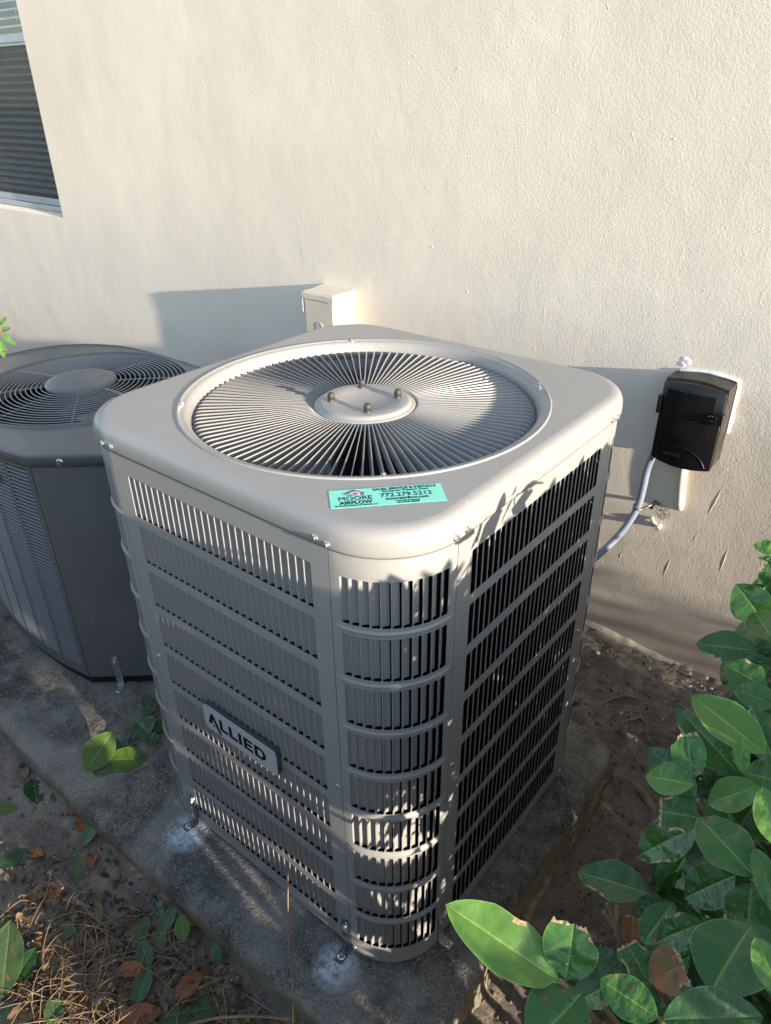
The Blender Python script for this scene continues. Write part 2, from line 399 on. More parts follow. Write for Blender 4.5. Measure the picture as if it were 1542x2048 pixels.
wbox('meeting_rail', FRAMEM, WXL + .05, WX0 - .016, YF - .006, YF + .001, ZM + .014, ZM + .022)
GL = NG('window_glass'); GL.b.inputs['Base Color'].default_value = (.86, .88, .90, 1); GL.b.inputs['Roughness'].default_value = .02
GL.b.inputs['Transmission Weight'].default_value = 1.0; GL.b.inputs['IOR'].default_value = 1.45
GL.nt.nodes.remove(GL.b); tb = GL.nt.nodes.new('ShaderNodeBsdfTransparent'); gb = GL.nt.nodes.new('ShaderNodeBsdfGlossy'); gb.inputs['Roughness'].default_value = .03
mg = GL.nt.nodes.new('ShaderNodeMixShader')
tb.inputs[0].default_value = (.9, .93, .95, 1); mg.inputs[0].default_value = .07; GL.link(tb.outputs[0], mg.inputs[1]); GL.link(gb.outputs[0], mg.inputs[2]); GL.link(mg.outputs[0], GL.out.inputs[0])
GLM = GL.M
SC = NG('insect_screen'); SC.b.inputs['Base Color'].default_value = (.05, .055, .06, 1)
t_ = SC.nt.nodes.new('ShaderNodeBsdfTransparent'); mx = SC.nt.nodes.new('ShaderNodeMixShader'); mx.inputs[0].default_value = .35
SC.link(t_.outputs[0], mx.inputs[1]); SC.link(SC.b.outputs[0], mx.inputs[2]); SC.link(mx.outputs[0], SC.out.inputs[0])
wbox('pane', GLM, WXL + .05, WX0 - .016, YF + .020, YF + .024, ZM + .046, WZ1 - .001, bevel=0)
wbox('pane', GLM, WXL + .05, WX0 - .016, YF + .028, YF + .032, WZ0 + .076, ZM - .001, bevel=0)
wbox('insect_screen', SC.M, WXL + .05, WX0 - .016, YF + .010, YF + .0104, WZ0 + .076, ZM - .001, bevel=0)
zz = WZ0 + .10; k = 0
while zz < WZ1 - .02:
    if not (abs(zz - (WZ0 + .10)) > .001 and False):
        b = MB(); w_ = .021; t0 = .0012; dz = .0065
        b.add([(WXL + .06, -w_, -dz), (-.002 + WX0 - .014, -w_, -dz), (WX0 - .016, 0, .003), (WXL + .06, 0, .003), (WX0 - .016, w_, dz), (WXL + .06, w_, dz),
               (WXL + .06, -w_, -dz - t0), (WX0 - .016, -w_, -dz - t0), (WX0 - .016, w_, dz - t0), (WXL + .06, w_, dz - t0)],
              [(0, 1, 2, 3), (3, 2, 4, 5), (6, 9, 8, 7), (0, 6, 7, 1), (5, 4, 8, 9)])
        if k == 0: slat_me = b.mesh('blind_slat', BLIND)
        link('blind_slat', slat_me, win, (WO[0], WO[1] + YF + .065, WO[2] + zz))
    zz += .0345; k += 1
b = MB()
b.tube([(WX0 - .20, YF + .042, WZ1 - .02), (WX0 - .205, YF + .042, ZM + .10)], .0013, 5); b.build('cord', mat('cord', (.7, .7, .68), .8), win, WO)
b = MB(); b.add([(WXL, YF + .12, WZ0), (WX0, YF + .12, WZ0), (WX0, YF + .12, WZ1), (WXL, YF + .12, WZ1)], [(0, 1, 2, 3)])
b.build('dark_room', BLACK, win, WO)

# ------------------------------------------------------------------ concrete pad
PT = -.015
padpts = [(-3.2, -.60), (-1.6, -.612), (-1.06, -.618), (-.631, -.631), (-.267, -.627), (.053, -.622), (.265, -.612), (.40, -.612), (.50, -.625), (.565, -.60),
          (.578, -.435), (.566, -.29), (.545, -.168), (.545, -.015), (.553, .222), (.540, .46), (.522, .512), (.475, .535), (-.4, .62), (-1.6, .80), (-3.2, .93)]
def resample(pts, step):
    out = []
    for i in range(len(pts)):
        a = Vector(pts[i]); b_ = Vector(pts[(i + 1) % len(pts)]); n = max(1, int((b_ - a).length / step))
        for k in range(n): out.append(a + (b_ - a) * k / n)
    return out
pp = resample(padpts, .012); n = len(pp)
def offs(pp, d):
    out = []
    for i in range(n):
        t = (pp[(i + 3) % n] - pp[(i - 3) % n]).normalized(); nrm = Vector((t.y, -t.x)); out.append(pp[i] + nrm * d)
    return out
loops = []
for (d, z, amp) in ((-.05, PT + .000, .0), (-.022, PT - .001, .002), (-.008, PT - .005, .003), (0, PT - .014, .004), (.004, PT - .035, .006), (.002, PT - .07, .007), (.012, PT - .10, .009), (.004, -.22, .01)):
    lp = []
    for i, p in enumerate(offs(pp, d)):
        v = Vector((p.x, p.y, z)); q = mnoise.noise(v * 26) * amp + mnoise.noise(v * 90) * amp * .5 + mnoise.noise(v * 6) * amp
        c_ = Vector((-.6 - p.x, .1 - p.y)).normalized()
        lp.append((p.x - c_.x * q, p.y - c_.y * q, z + (mnoise.noise(v * 30 + Vector((5, 5, 5))) * amp * .35 if d < 0 else 0)))
    loops.append(lp)
mb = MB(); mb.loops(loops[::-1], True, True)
top = loops[0]; mb.add(top, [tuple(range(len(top)))])
pad = mb.build('concrete_pad', CONC, recalc=True)
tag(pad, 'weathered dark concrete pad with mossy edges under both cooling units', 'concrete pad')

# ------------------------------------------------------------------ the tan condenser
A, RR, H = .45, .15, 1.124
unit = thing('air_conditioner', 'tall taupe louvered air conditioner with radial fan guard and mint sticker', 'air conditioner', (0, 0, 0))
P_, NS, NC = .0191, 27, 11
ROWT = [1.071 - .1166 * k for k in range(9)]; ROWH = .0945
r45 = []
def slot_loop(u0, u1, z0, z1, rr=.0028, k=3):
    pts = []
    for (cx, cz, a0) in ((u1 - rr, z0 + rr, -90), (u1 - rr, z1 - rr, 0), (u0 + rr, z1 - rr, 90), (u0 + rr, z0 + rr, 180)):
        for j in range(k): a = R(a0 + 90 * j / (k - 1)); pts.append((cx + rr * math.cos(a), cz + rr * math.sin(a)))
    return pts
def cell_outer(u0, u1, z0, z1, k=3):
    return [(u1 - (u1 - u0) * .15, z0), (u1, z0), (u1, z0 + .004), (u1, z1 - .004), (u1, z1), (u1 - (u1 - u0) * .15, z1),
            (u0 + (u1 - u0) * .15, z1), (u0, z1), (u0, z1 - .004), (u0, z0 + .004), (u0, z0), (u0 + (u1 - u0) * .15, z0)]
def panel(F, U0, UL, UR, U1, ncol, z0, z1, rib=False, rounded=0):
    """sheet with louver slots; F(u, z, d) maps to space"""
    mb = MB(); p = (UR - UL) / ncol; g = .0055
    for zt in ROWT:
        zb = zt - ROWH
        for c in range(ncol):
            u = UL + c * p; out = cell_outer(u, u + p, zb - g, zt + g); inn = slot_loop(u + .04 * p, u + .93 * p, zb, zt)
            vs = [F(a, b, 0) for a, b in out] + [F(a, b, 0) for a, b in inn]
            mb.add(vs, [(i, (i + 1) % 12, 12 + (i + 1) % 12, 12 + i) for i in range(12)], rib)
            vs = [F(a, b, 0) for a, b in inn] + [F(a, b, .0014) for a, b in inn]
            mb.add(vs, [(i, (i + 1) % 12, 12 + (i + 1) % 12, 12 + i) for i in range(12)])
    ucols = [U0] + [UL + c * p for c in range(ncol + 1)] + [U1]
    nm = 6 if rib else 1
    ml = [U0 + (UL - U0) * i / 3 for i in range(3)]; mr = [UR + (U1 - UR) * i / 3 for i in range(1, 4)]
    ucols = ml + [UL + c * p for c in range(ncol + 1)] + mr
    # horizontal bands
    bands = [(ROWT[0] + g, z1, False)] + [(ROWT[k + 1] + g, ROWT[k] - ROWH - g, True) for k in range(8)] + [(z0, ROWT[8] - ROWH - g, False)]
    for (a, b, mid) in bands:
        prof = [(a, 0), (b, 0)]
        if rib and mid:
            m_ = (a + b) / 2; prof = [(a, 0), (m_ - .0048, 0), (m_ - .0030, .0024), (m_, .0038), (m_ + .0030, .0024), (m_ + .0048, 0), (b, 0)]
        elif rib and a > 1:
            prof = [(a, 0), (b - .014, 0), (b - .011, -.0018), (b - .008, 0), (b, 0)]
        def pf(u, zz, h):
            e = min(1, max(0, (u - U0 - .006) / .012), max(0, (U1 - .006 - u) / .012)) if rib else 1
            return F(u, zz, -h * e)
        mb.loops([[pf(u, zz, h) for u in ucols] for zz, h in prof], False, rib)
    # side margins next to rows
    for zt in ROWT:
        for cols in ((ml + [UL]), ([UR] + mr)):
            mb.loops([[F(u, zt - ROWH - g, 0) for u in cols], [F(u, zt + g, 0) for u in cols]], False, rib)
    # folded returns on the edges
    for u in (U0, U1):
        mb.add([F(u, z0, 0), F(u, z1, 0), F(u, z1, .01), F(u, z0, .01)], [(0, 1, 2, 3)])
    n_ = len(ucols)
    mb.loops([[F(u, z0, 0) for u in ucols], [F(u, z0, .012) for u in ucols]], False, rib)
    return mb
PROF = [(0.0, 0.0), (.025, .15), (.08, .28), (.19, .39), (.44, .48), (.76, .52)]
def slat_mesh(F, u, p, z0, z1):
    mb = MB(); e = .0008
    a0 = [(u + .04 * p + q * p, d * p) for q, d in PROF]
    f0 = [F(x, z0, d) for x, d in a0]; f1 = [F(x, z1, d) for x, d in a0]
    b0 = [F(x - .03 * p, z0, d + .0011) for x, d in a0]; b1 = [F(x - .03 * p, z1, d + .0011) for x, d in a0]
    mb.loops([f0, f1], False, True); mb.nfront = len(mb.f); mb.loops([b1, b0], False, True)
    mb.add([f0[-1], f1[-1], b1[-1], b0[-1]], [(0, 1, 2, 3)]); mb.loops([f1, b1], False); mb.loops([b0, f0], False)
    return mb
def Fflat(u, z, d): return (u, -A + d, z)
def Fcorn(u, z, d):
    th = u / RR; r = RR - d
    return (A - RR + r * math.sin(th), -(A - RR) - r * math.cos(th), z)
UL, UR = -.2555, .2595
flat_me = panel(Fflat, -(A - RR) + .0012, UL, UR, (A - RR) - .0012, NS, 0.0, H).mesh('louvered_panel', PAINT)
CL, CR = RR * R(7.5), RR * R(82.5)
corn_me = panel(Fcorn, .0005, CL, CR, RR * PI / 2 - .0005, NC, -.012, H, rib=True).mesh('corner_panel', PAINT)
fp = (UR - UL) / NS; cp_ = (CR - CL) / NC
fs_me = slat_mesh(Fflat, 0, fp, -ROWH + .0005, -.0005).mesh('slat', PAINT)
def dark_back(me):            # blade backs coloured near-black: the shade inside the slots put into the colour
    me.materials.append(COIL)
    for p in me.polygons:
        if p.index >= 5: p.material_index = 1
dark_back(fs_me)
fs_me.transform(Matrix.Translation((0, A, 0)))
cs0 = slat_mesh(Fcorn, 0, cp_, -ROWH + .0005, -.0005).mesh('slat', PAINT)
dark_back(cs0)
cs0.transform(Matrix.Translation((-(A - RR), (A - RR), 0)))
def joined(me_list):
    mb = MB(); mb.mi = []
    for me, M4 in me_list:
        vs = [M4 @ v.co for v in me.vertices]; mb.add(vs, [tuple(p.vertices) for p in me.polygons], True); mb.mi += [p.material_index for p in me.polygons]
    return mb
for k in range(4):
    nm = 'louvered_panel'
    pf = link(nm, flat_me, unit, (0, 0, 0), k * PI / 2)
    pc = link('corner_panel', corn_me, unit, (0, 0, 0), k * PI / 2)
    stuff_f = []; stuff_c = []
    for ri, zt in enumerate(ROWT):
        for c in range(NS):
            if k == 0 and ri < 8 and not (ri == 7 and c < 12): link('slat', fs_me, pf, (UL + c * fp, -A, zt))
            else: stuff_f.append((fs_me, Matrix.Translation((UL + c * fp, -A, zt))))
        for c in range(NC):
            th = (CL + c * cp_) / RR
            if k == 0 : 
                link('slat', cs0, pc, (A - RR, -(A - RR), zt), th)
            else: stuff_c.append((cs0, Matrix.Translation((A - RR, -(A - RR), zt)) @ Matrix.Rotation(th, 4, 'Z')))
    if stuff_f:
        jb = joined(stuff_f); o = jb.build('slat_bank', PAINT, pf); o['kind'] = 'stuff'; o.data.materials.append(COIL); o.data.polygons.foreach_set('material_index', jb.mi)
    if stuff_c:
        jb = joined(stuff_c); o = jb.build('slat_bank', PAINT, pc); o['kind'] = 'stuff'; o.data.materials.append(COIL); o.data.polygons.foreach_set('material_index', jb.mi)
def rsq(a, r, z, n=24, c=(0, 0)):            # rounded square loop, 4*n points
    pts = []
    for k in range(4):
        ang0 = -90 + 90 * k
        cx, cy = [(a - r, -(a - r)), (a - r, a - r), (-(a - r), a - r), (-(a - r), -(a - r))][k]
        m_ = n // 2
        for j in range(m_): t = R(ang0 + 90 * j / (m_ - 1)); pts.append((c[0] + cx + r * math.cos(t), c[1] + cy + r * math.sin(t), z))
        # straight run to next corner
        nx_, ny_ = [(a - r, a - r), (-(a - r), a - r), (-(a - r), -(a - r)), (a - r, -(a - r))][k]
        t = R(ang0 + 90); p0 = Vector((cx + r * math.cos(t), cy + r * math.sin(t))); p1 = Vector((nx_ + r * math.cos(t), ny_ + r * math.sin(t)))
        for j in range(1, n - m_ + 1): q = p0 + (p1 - p0) * j / (n - m_ + 1); pts.append((c[0] + q.x, c[1] + q.y, z))
    return pts
# inner coil (both skins) and base pan
mb = MB()
ci = .032
mb.loops([rsq(A - ci, RR - ci, .004, 24), rsq(A - ci, RR - ci, 1.085, 24)])
mb.loops([rsq(A - ci - .03, RR - ci - .03, 1.085, 24), rsq(A - ci - .03, RR - ci - .03, .004, 24)])
mb.loops([rsq(A - ci, RR - ci, 1.085, 24), rsq(A - ci - .03, RR - ci - .03, 1.085, 24)])
mb.build('coil', COIL, unit)
mb = MB(); lp = rsq(A - .006, RR - .006, -.008, 24); mb.loops([rsq(A - .006, RR - .006, PT - .004, 24), lp], caps=(True, True)); mb.build('base_pan', BLACK, unit)
# cap with the big round hole
CT = 1.167; n_ang = 96
def capl(off, z, r=None): return rsq(A + off, (RR + off), z, 24)
prof = [(.0005, H - .004), (.0045, H - .006), (.0062, H - .001), (.0062, H + .010), (.0055, H + .019), (.0032, H + .0275), (-.0008, H + .0345), (-.0065, H + .0395), (-.0135, H + .0422), (-.022, CT)]
loops = [capl(o_, z) for o_, z in prof]
# match the circle to the loop by angle
last = [Vector(p) for p in loops[-1]]
def circ(r, z): 
    out = []
    for p in last:
        a_ = math.atan2(p.y, p.x); out.append((r * math.cos(a_), r * math.sin(a_), z))
    return out
mid = []
for p in last:
    a_ = math.atan2(p.y, p.x); q = Vector((.414 * math.cos(a_), .414 * math.sin(a_), CT))
    if q.length > Vector((p.x, p.y)).length: q = p.copy()
    mid.append(q)
rc = .398
mb = MB(); mb.loops(loops, True, True)
ring = [circ(rc, CT)]
# flat top: loop -> circle of r .402 (flat shaded so it stays level)
mb.loops([loops[-1], circ(.4015, CT)], True, False)
mb.loops([circ(.4015, CT), circ(.400, CT - .012)], True, True)
mb.build('top_cap', PAINT, unit, recalc=False)
# fan guard
guard = None
mb = MB()
mb.lathe([(.4035, CT - .002), (.4035, CT + .0012), (.4020, CT + .0030), (.3995, CT + .0034), (.3975, CT + .0022), (.396, CT + .0006), (.390, CT + .0002), (.3865, CT - .001), (.3825, CT - .004), (.3790, CT - .009), (.3765, CT - .016), (.3745, CT - .028), (.3745, CT - .045)], 128)
guard = mb.build('fan_guard', PAINT, unit)
FZ = 1.1480
mb = MB()                                     # one radial fin
r0, r1, hgt, th, tilt = .111, .3745, .017, .0019, math.tan(R(13))
top_pts = [(r0, FZ - .006), (r0 + .004, FZ - .0015), (r0 + .010, FZ), (r1 - .020, FZ), (r1 - .012, FZ - .001), (r1 - .0055, FZ - .0045), (r1 - .001, FZ - .010), (r1 + .001, FZ - .020)]
zb_ = FZ - hgt
sec = []
for (r_, zt) in top_pts:
    hz = max(.003, zt - zb_); z_lo = zt - hz if zt > zb_ + .004 else zt - .004
    w0 = th / 2
    def q(z, w): return (r_, w + (z - zb_) * tilt, z)
    sec.append([q(z_lo, -w0), q(z_lo, w0), q(zt - .0006, w0), q(zt, w0 * .5), q(zt, -w0 * .5), q(zt - .0006, -w0)])
mb.loops(sec, True, False, (True, True))
fin_me = mb.mesh('fin', PAINT)
NF = 110
for k in range(NF): link('fin', fin_me, guard, (0, 0, 0), 2 * PI * (k + .35) / NF)
mb = MB()
mb.lathe([(.1125, FZ - .018), (.1125, FZ - .002), (.110, FZ), (.106, FZ + .0005), (.1035, FZ + .002), (.101, FZ + .006), (.0985, FZ + .0078), (.095, FZ + .0085), (.064, FZ + .0085), (.0585, FZ + .0062), (.0001, FZ + .0058)], 72)
hub = mb.build('hub', PAINT, guard)
stud_mb = MB(); stud_mb.lathe([(.0085, 0), (.0085, .002), (.0066, .003), (.0070, .006), (.0080, .007), (.0082, .0130), (.0070, .0175), (.0042, .0200), (.0001, .0208)], 14)
stud_me = stud_mb.mesh('stud_cap', RUBBER)
for k in range(4):
    a_ = R(-45 + 90 * k) ; link('stud_cap', stud_me, hub, (.0735 * math.cos(a_), .0735 * math.sin(a_), FZ + .0080))
def bolt_me():
    mb = MB(); mb.lathe([(.0068, 0), (.0068, .0009), (.0050, .0016)], 14); h = [(.0043 * math.cos(PI / 3 * i), .0043 * math.sin(PI / 3 * i)) for i in range(6)]
    mb.prism(h, .001, .0052, lambda p, d: (p[0], p[1], d)); return mb.mesh('screw', SCREW)
BOLT = bolt_me()
def screw(parent, p, nrm, s=1.0):
    o = link('screw', BOLT, parent, p); o.rotation_euler = Vector(nrm).to_track_quat('Z', 'Y').to_euler(); o.scale = (s, s, s); return o
for k in range(4): a_ = R(-45 + 90 * k); screw(guard, (.3925 * math.cos(a_), .3925 * math.sin(a_), CT), (0, 0, 1))
c1 = A - RR
for k in range(4):
    M4 = Matrix.Rotation(k * PI / 2, 4, 'Z')
    for (p, nv) in (((-c1 - .016, -A - .006, H + .004), (0, -1, .1)), ((-c1 + .014, -A - .006, H + .006), (0, -1, .1)), ((c1 - .022, -A - .006, H + .006), (0, -1, .1)), ((c1 + .004, -A - .006, H + .003), (0, -1, .1)),
                    ((-c1 + .013, -A, .575), (0, -1, 0)), ((c1 - .013, -A, .545), (0, -1, 0)), ((c1 + .010, -A, .004), (0, -1, 0)), ((-c1 + .013, -A, .02), (0, -1, 0))):
        screw(unit, M4 @ Vector(p), M4 @ Vector(nv), .8 if abs(p[2]) < .7 else 1)
# motor, fan blades, orifice below the guard
mb = MB(); mb.lathe([(.0001, 1.128), (.078, 1.126), (.083, 1.12), (.083, .985), (.078, .975), (.03, .972), (.0001, .972)], 40); mt = mb.build('motor', MOTOR, unit)
mb = MB()
for i in range(9):
    a0 = R(-128 + i * 6); 
    mb.add([], [])
lab = [[(.0840 * math.cos(R(-150 + i * 6)), .0840 * math.sin(R(-150 + i * 6)), z) for i in range(9)] for z in (1.045, 1.105)]
mb.loops(lab, False); mb.build('motor_label', mat('motor_label', (.55, .62, .72), .5, color2=(.06, .12, .3), vscale=120), mt)
for k, ang in enumerate((-118, -28, 62, 152)):
    mb = MB(); secs = []
    for i in range(9):
        t = i / 8; r_ = .05 + .28 * t; w = .10 + .075 * math.sin(t * 1.9); rows = []
        for j in range(6):
            s_ = j / 5 - .5; th_ = s_ * w * 2 / (r_ + .12) + .25 * t
            rows.append((r_ * math.cos(th_), r_ * math.sin(th_), .985 - s_ * .085 - .02 * math.cos(s_ * PI)))
        secs.append(rows)
    mb.loops(secs, False); mb.build('fan_blade', BLADE, unit, rz=R(ang))
mb = MB(); mb.lathe([(.376, CT - .04), (.352, CT - .05), (.345, CT - .07), (.345, 1.02), (.37, 1.0)], 64); mb.build('fan_shroud', PAINT, unit)
# sticker
sx_ = Vector((.132, .137, 0)).normalized(); sy_ = Vector((-sx_.y, sx_.x, 0)); so = Vector((.2815, -.4185, CT + .0006))
SM = Matrix(((sx_.x, sy_.x, 0, so.x), (sx_.y, sy_.y, 0, so.y), (0, 0, 1, so.z), (0, 0, 0, 1)))
mb = MB(); mb.box(0, .190, 0, .060, -.0003, .0002); stk = mb.build('sticker', STICK, unit); stk.data.transform(SM)
def st(body, x, y, size, width, bold=0.0, mt_=INK, align='CENTER', shear=0, nm='lettering'):
    o = text(nm, body, size, mt_, stk, Matrix.Identity(4), .0001, 1.0, bold, align, shear)
    xs_ = [v.co.x for v in o.data.vertices]; k_ = width / (max(xs_) - min(xs_))
    o.data.transform(SM @ Matrix.Translation((x, y, .0005)) @ Matrix.Diagonal((k_, 1, 1, 1))); return o
st('MOORE', .042, .0225, .0175, .055, .0); st('AIRFLOW', .042, .0095, .0145, .054, .0003)
st('AIR CONDITIONING AND HEATING, LLC', .042, .0030, .0050, .070, .0001)
st('SALES, SERVICE & INSTALLS', .127, .0500, .0092, .107, .0002); st('Serving the Treasure Coast', .127, .0425, .0078, .079, .0001, shear=.3)
st('772.279.5212', .127, .0250, .0185, .086, .0); st('mooreairflow.com', .127, .0150, .0110, .071, .0002)
st('Licensed & Insured', .127, .0078, .0062, .038, .0001); st('LIC. # CAC1820308', .127, .0020, .0056, .036, .0001)
def flat(poly, mt_, z, nm='logo'):
    mb = MB(); mb.add([SM @ Vector((x, y, z)) for x, y in poly], [tuple(range(len(poly)))]); return mb.build(nm, mt_, stk)
flat([(.026, .0375), (.057, .0375), (.057, .0445), (.0415, .0525), (.026, .0445)], INKR, .0005)
flat([(.022, .0440), (.027, .0440), (.0415, .0515), (.056, .0440), (.061, .0440), (.0415, .0575)], INKB, .0007)
def ringpoly(cx, cy, ra, rb, a0, a1, n=16):
    return [(cx + ra * math.cos(R(a0 + (a1 - a0) * i / n)), cy + ra * .8 * math.sin(R(a0 + (a1 - a0) * i / n))) for i in range(n + 1)] + \
           [(cx + rb * math.cos(R(a1 + (a0 - a1) * i / n)), cy + rb * .8 * math.sin(R(a1 + (a0 - a1) * i / n))) for i in range(n + 1)]
flat(ringpoly(.0425, .0425, .0075, .0095, -60, 200), INKW, .0009); flat(ringpoly(.0425, .0425, .0045, .0060, 0, 359), INKW, .0009)
flat([(.022, .0385), (.034, .0405), (.036, .0425), (.028, .0420)], INKW, .0009)
# badge
bdg = None
bx0, bx1, bz0, bz1, by = -.1165, .1235, .4635, .5385, -A - .014
def bp(p, d): return (p[0], by + d, p[1])
rr_ = .009
def rrect(x0, x1, z0, z1, r, k=5):
    pts = []
    for (cx, cz, a0) in ((x1 - r, z0 + r, -90), (x1 - r, z1 - r, 0), (x0 + r, z1 - r, 90), (x0 + r, z0 + r, 180)):
        for j in range(k): a_ = R(a0 + 90 * j / (k - 1)); pts.append((cx + r * math.cos(a_), cz + r * math.sin(a_)))
    return pts
mb = MB(); mb.prism(rrect(bx0, bx1, bz0, bz1, .012), 0, .0015, bp); bdg = mb.build('name_badge', SILVER, unit, recalc=True)
mb = MB(); mb.prism(rrect(bx0 - .0008, bx1 + .0008, bz0 - .0008, bz1 + .0008, .012), .0016, .012, bp); mb.build('badge_back', mat('badge_back', (.05, .055, .06), .5), bdg, recalc=True)
cx0 = -.102; zb0 = .4805; hh = .0385
def L_(polys, nm='letter'):
    for poly in polys:
        mb = MB(); mb.prism([(cx0 + x, zb0 + z) for x, z in poly], -.0004, .0002, bp); mb.build(nm, INK, bdg, recalc=True)
T = hh
L_([[(0, .006), (.012, .006), (.0175, .0235), (.034, -.013), (.043, -.013), (.0215, .0385), (.011, .0385)], [(.0145, .002), (.0235, .002), (.0195, .0075), (.0165, .0075)]])
L_([[(.040, 0.004), (.068, .004), (.068, .0125), (.050, .0125), (.050, T), (.040, T)]])
L_([[(.072, .004), (.100, .004), (.100, .0125), (.082, .0125), (.082, T), (.072, T)]])
L_([[(.104, .004), (.1145, .004), (.1145, T), (.104, T)]])
L_([[(.121, .004), (.150, .004), (.150, .0115), (.131, .0115), (.131, .0175), (.148, .0175), (.148, .0250), (.131, .0250), (.131, .031), (.150, .031), (.150, T), (.121, T)]])
dl = [(.156, .004)] + [(.176 + .016 * math.sin(R(a_)), .02125 - .01725 * math.cos(R(a_))) for a_ in range(0, 181, 20)] + [(.156, T)]
di = [(.166, .031)] + [(.175 + .0075 * math.sin(R(180 - a_)), .02125 - .0098 * math.cos(R(180 - a_))) for a_ in range(0, 181, 20)] + [(.166, .0115)]
mb = MB()
outer = dl; ring_ = [(.156, .004)] + dl[1:] 
mb.prism(dl[:1] + dl[1:-1] + [(.156, T), (.166, T - .0002)] [0:1] + di[0:1] + di[1:] + [(.166, .0115)][:0] + [(.157, .0115)], -.0004, .0002, lambda p, d: bp((cx0 + p[0], zb0 + p[1]), d)) if False else None
for quad in range(9):
    o1, o2 = dl[1 + quad], dl[2 + quad]; 
    i1, i2 = di[1 + (8 - quad)] if False else di[len(di) - 2 - quad], di[len(di) - 3 - quad] if quad < 8 else di[1]
    mb.prism([(cx0 + a, zb0 + b) for a, b in (o1, o2, i2, i1)], -.0004, .0002, bp)
mb.prism([(cx0 + a, zb0 + b) for a, b in ((.156, .004), (.176, .004), (.1755, .0115), (.156, .0115))], -.0004, .0002, bp)
mb.prism([(cx0 + a, zb0 + b) for a, b in ((.156, .031), (.1755, .031), (.176, T), (.156, T))], -.0004, .0002, bp)
mb.prism([(cx0 + a, zb0 + b) for a, b in ((.156, .0113), (.166, .0113), (.166, .0312), (.156, .0312))], -.00038, .0002, bp)
mb.build('letter', INK, bdg, recalc=True)
text('trademark', 'TM', .0045, INK, bdg, Matrix.Translation((.0955, by - .0002, .5175)) @ Matrix.Rotation(PI / 2, 4, 'X'), .0001)
# hold-down straps of the tan unit
def strap(parent, x, y, z0, z1, foot, matl, holes=True, rz=0, tilt=0, name='hold_down_strap'):
    """L strap in local frame: face against -Y side"""
    s = MB(); w = .0115; t = .0022
    pth = [(0, z1), (0, z0 + .006), (-.002, z0 + .0015), (-.008, z0), (-foot, z0)]
    secs = []
    for yy, zz in pth: secs.append([(-w, yy, zz), (w, yy, zz), (w, yy + t * (1 if zz > z0 + .001 else .0), zz + (0 if zz > z0 + .001 else t)), (-w, yy + t * (1 if zz > z0 + .001 else .0), zz + (0 if zz > z0 + .001 else t))])
    s.loops(secs, True, False, (True, True))
    s.prism([(w * math.cos(R(a_)), z1 + w * math.sin(R(a_))) for a_ in range(0, 181, 20)], 0, t, lambda p, d: (p[0], d, p[1]))
    o = s.build(name, matl, parent, (x, y, 0), rz, recalc=True)
    k = 0
    hz = z1
    while hz > z0 + .022:
        if k in (0, 1): sc = link('screw', BOLT, o, (0.003 * (-1) ** k, -.001, hz)); sc.rotation_euler = (PI / 2, 0, 0); sc.scale = (.8,) * 3
        else:
            h = MB(); h.lathe([(.0001, .0), (.0021, .0)], 10); hm = h.build('hole', BLACK, o, (.004 * (-1) ** k, -.0004, hz)); hm.rotation_euler = (PI / 2, 0, 0)
        hz -= .0155; k += 1
    sc = link('screw', BOLT, o, (0, -foot * .62, z0 + .002)); sc.scale = (1.35, 1.35, 1.1)
    return o
strap(unit, -.268, -A - .0035, PT + .001, .082, .040, GALVD, rz=R(-8))
strap(unit, .288, -A - .0035, PT + .001, .082, .042, GALVD, rz=R(10))
strap(unit, A + .0035, -.300, PT + .001, .075, .03, GALV, rz=PI / 2)

# ------------------------------------------------------------------ the dark condenser
u2 = thing('air_conditioner', 'older dark slate air conditioner with wire ring fan guard, left of the taupe one', 'air conditioner', (0, 0, 0))
UZ0, UZ1 = .025, .826
f_a, f_m, f_b = Vector((-.985, -.330)), Vector((-1.40, -.412)), Vector((-1.86, -.235))
def fcurve(t): return f_a * (1 - t) ** 2 + f_m * 2 * t * (1 - t) + f_b * t * t
def chaikin(p, n=2):
    for _ in range(n):
        q = [p[0]]
        for a_, b_ in zip(p, p[1:]): q += [a_ * .75 + b_ * .25, a_ * .25 + b_ * .75]
        p = q + [p[-1]]
    return p
NSEG = 24
front = [fcurve(i / NSEG) for i in range(NSEG + 1)]      # right to left
outl = [Vector((-1.93, -.13)), Vector((-1.93, .16)), Vector((-1.87, .30)), Vector((-1.74, .40)), Vector((-1.58, .455)), Vector((-1.08, .455)), Vector((-.93, .43)), Vector((-.83, .35)), Vector((-.80, .22)), Vector((-.80, -.175))]
outl = chaikin(outl[:-1]) + [outl[-1]]
def frame2(t, off=0):
    p = fcurve(t); q = (fcurve(min(1, t + .01)) - fcurve(max(0, t - .01))).normalized(); nrm = Vector((-q.y, q.x))
    if nrm.y > 0: nrm = -nrm
    return p + nrm * off, q, nrm
LEN2 = sum((front[i + 1] - front[i]).length for i in range(NSEG))
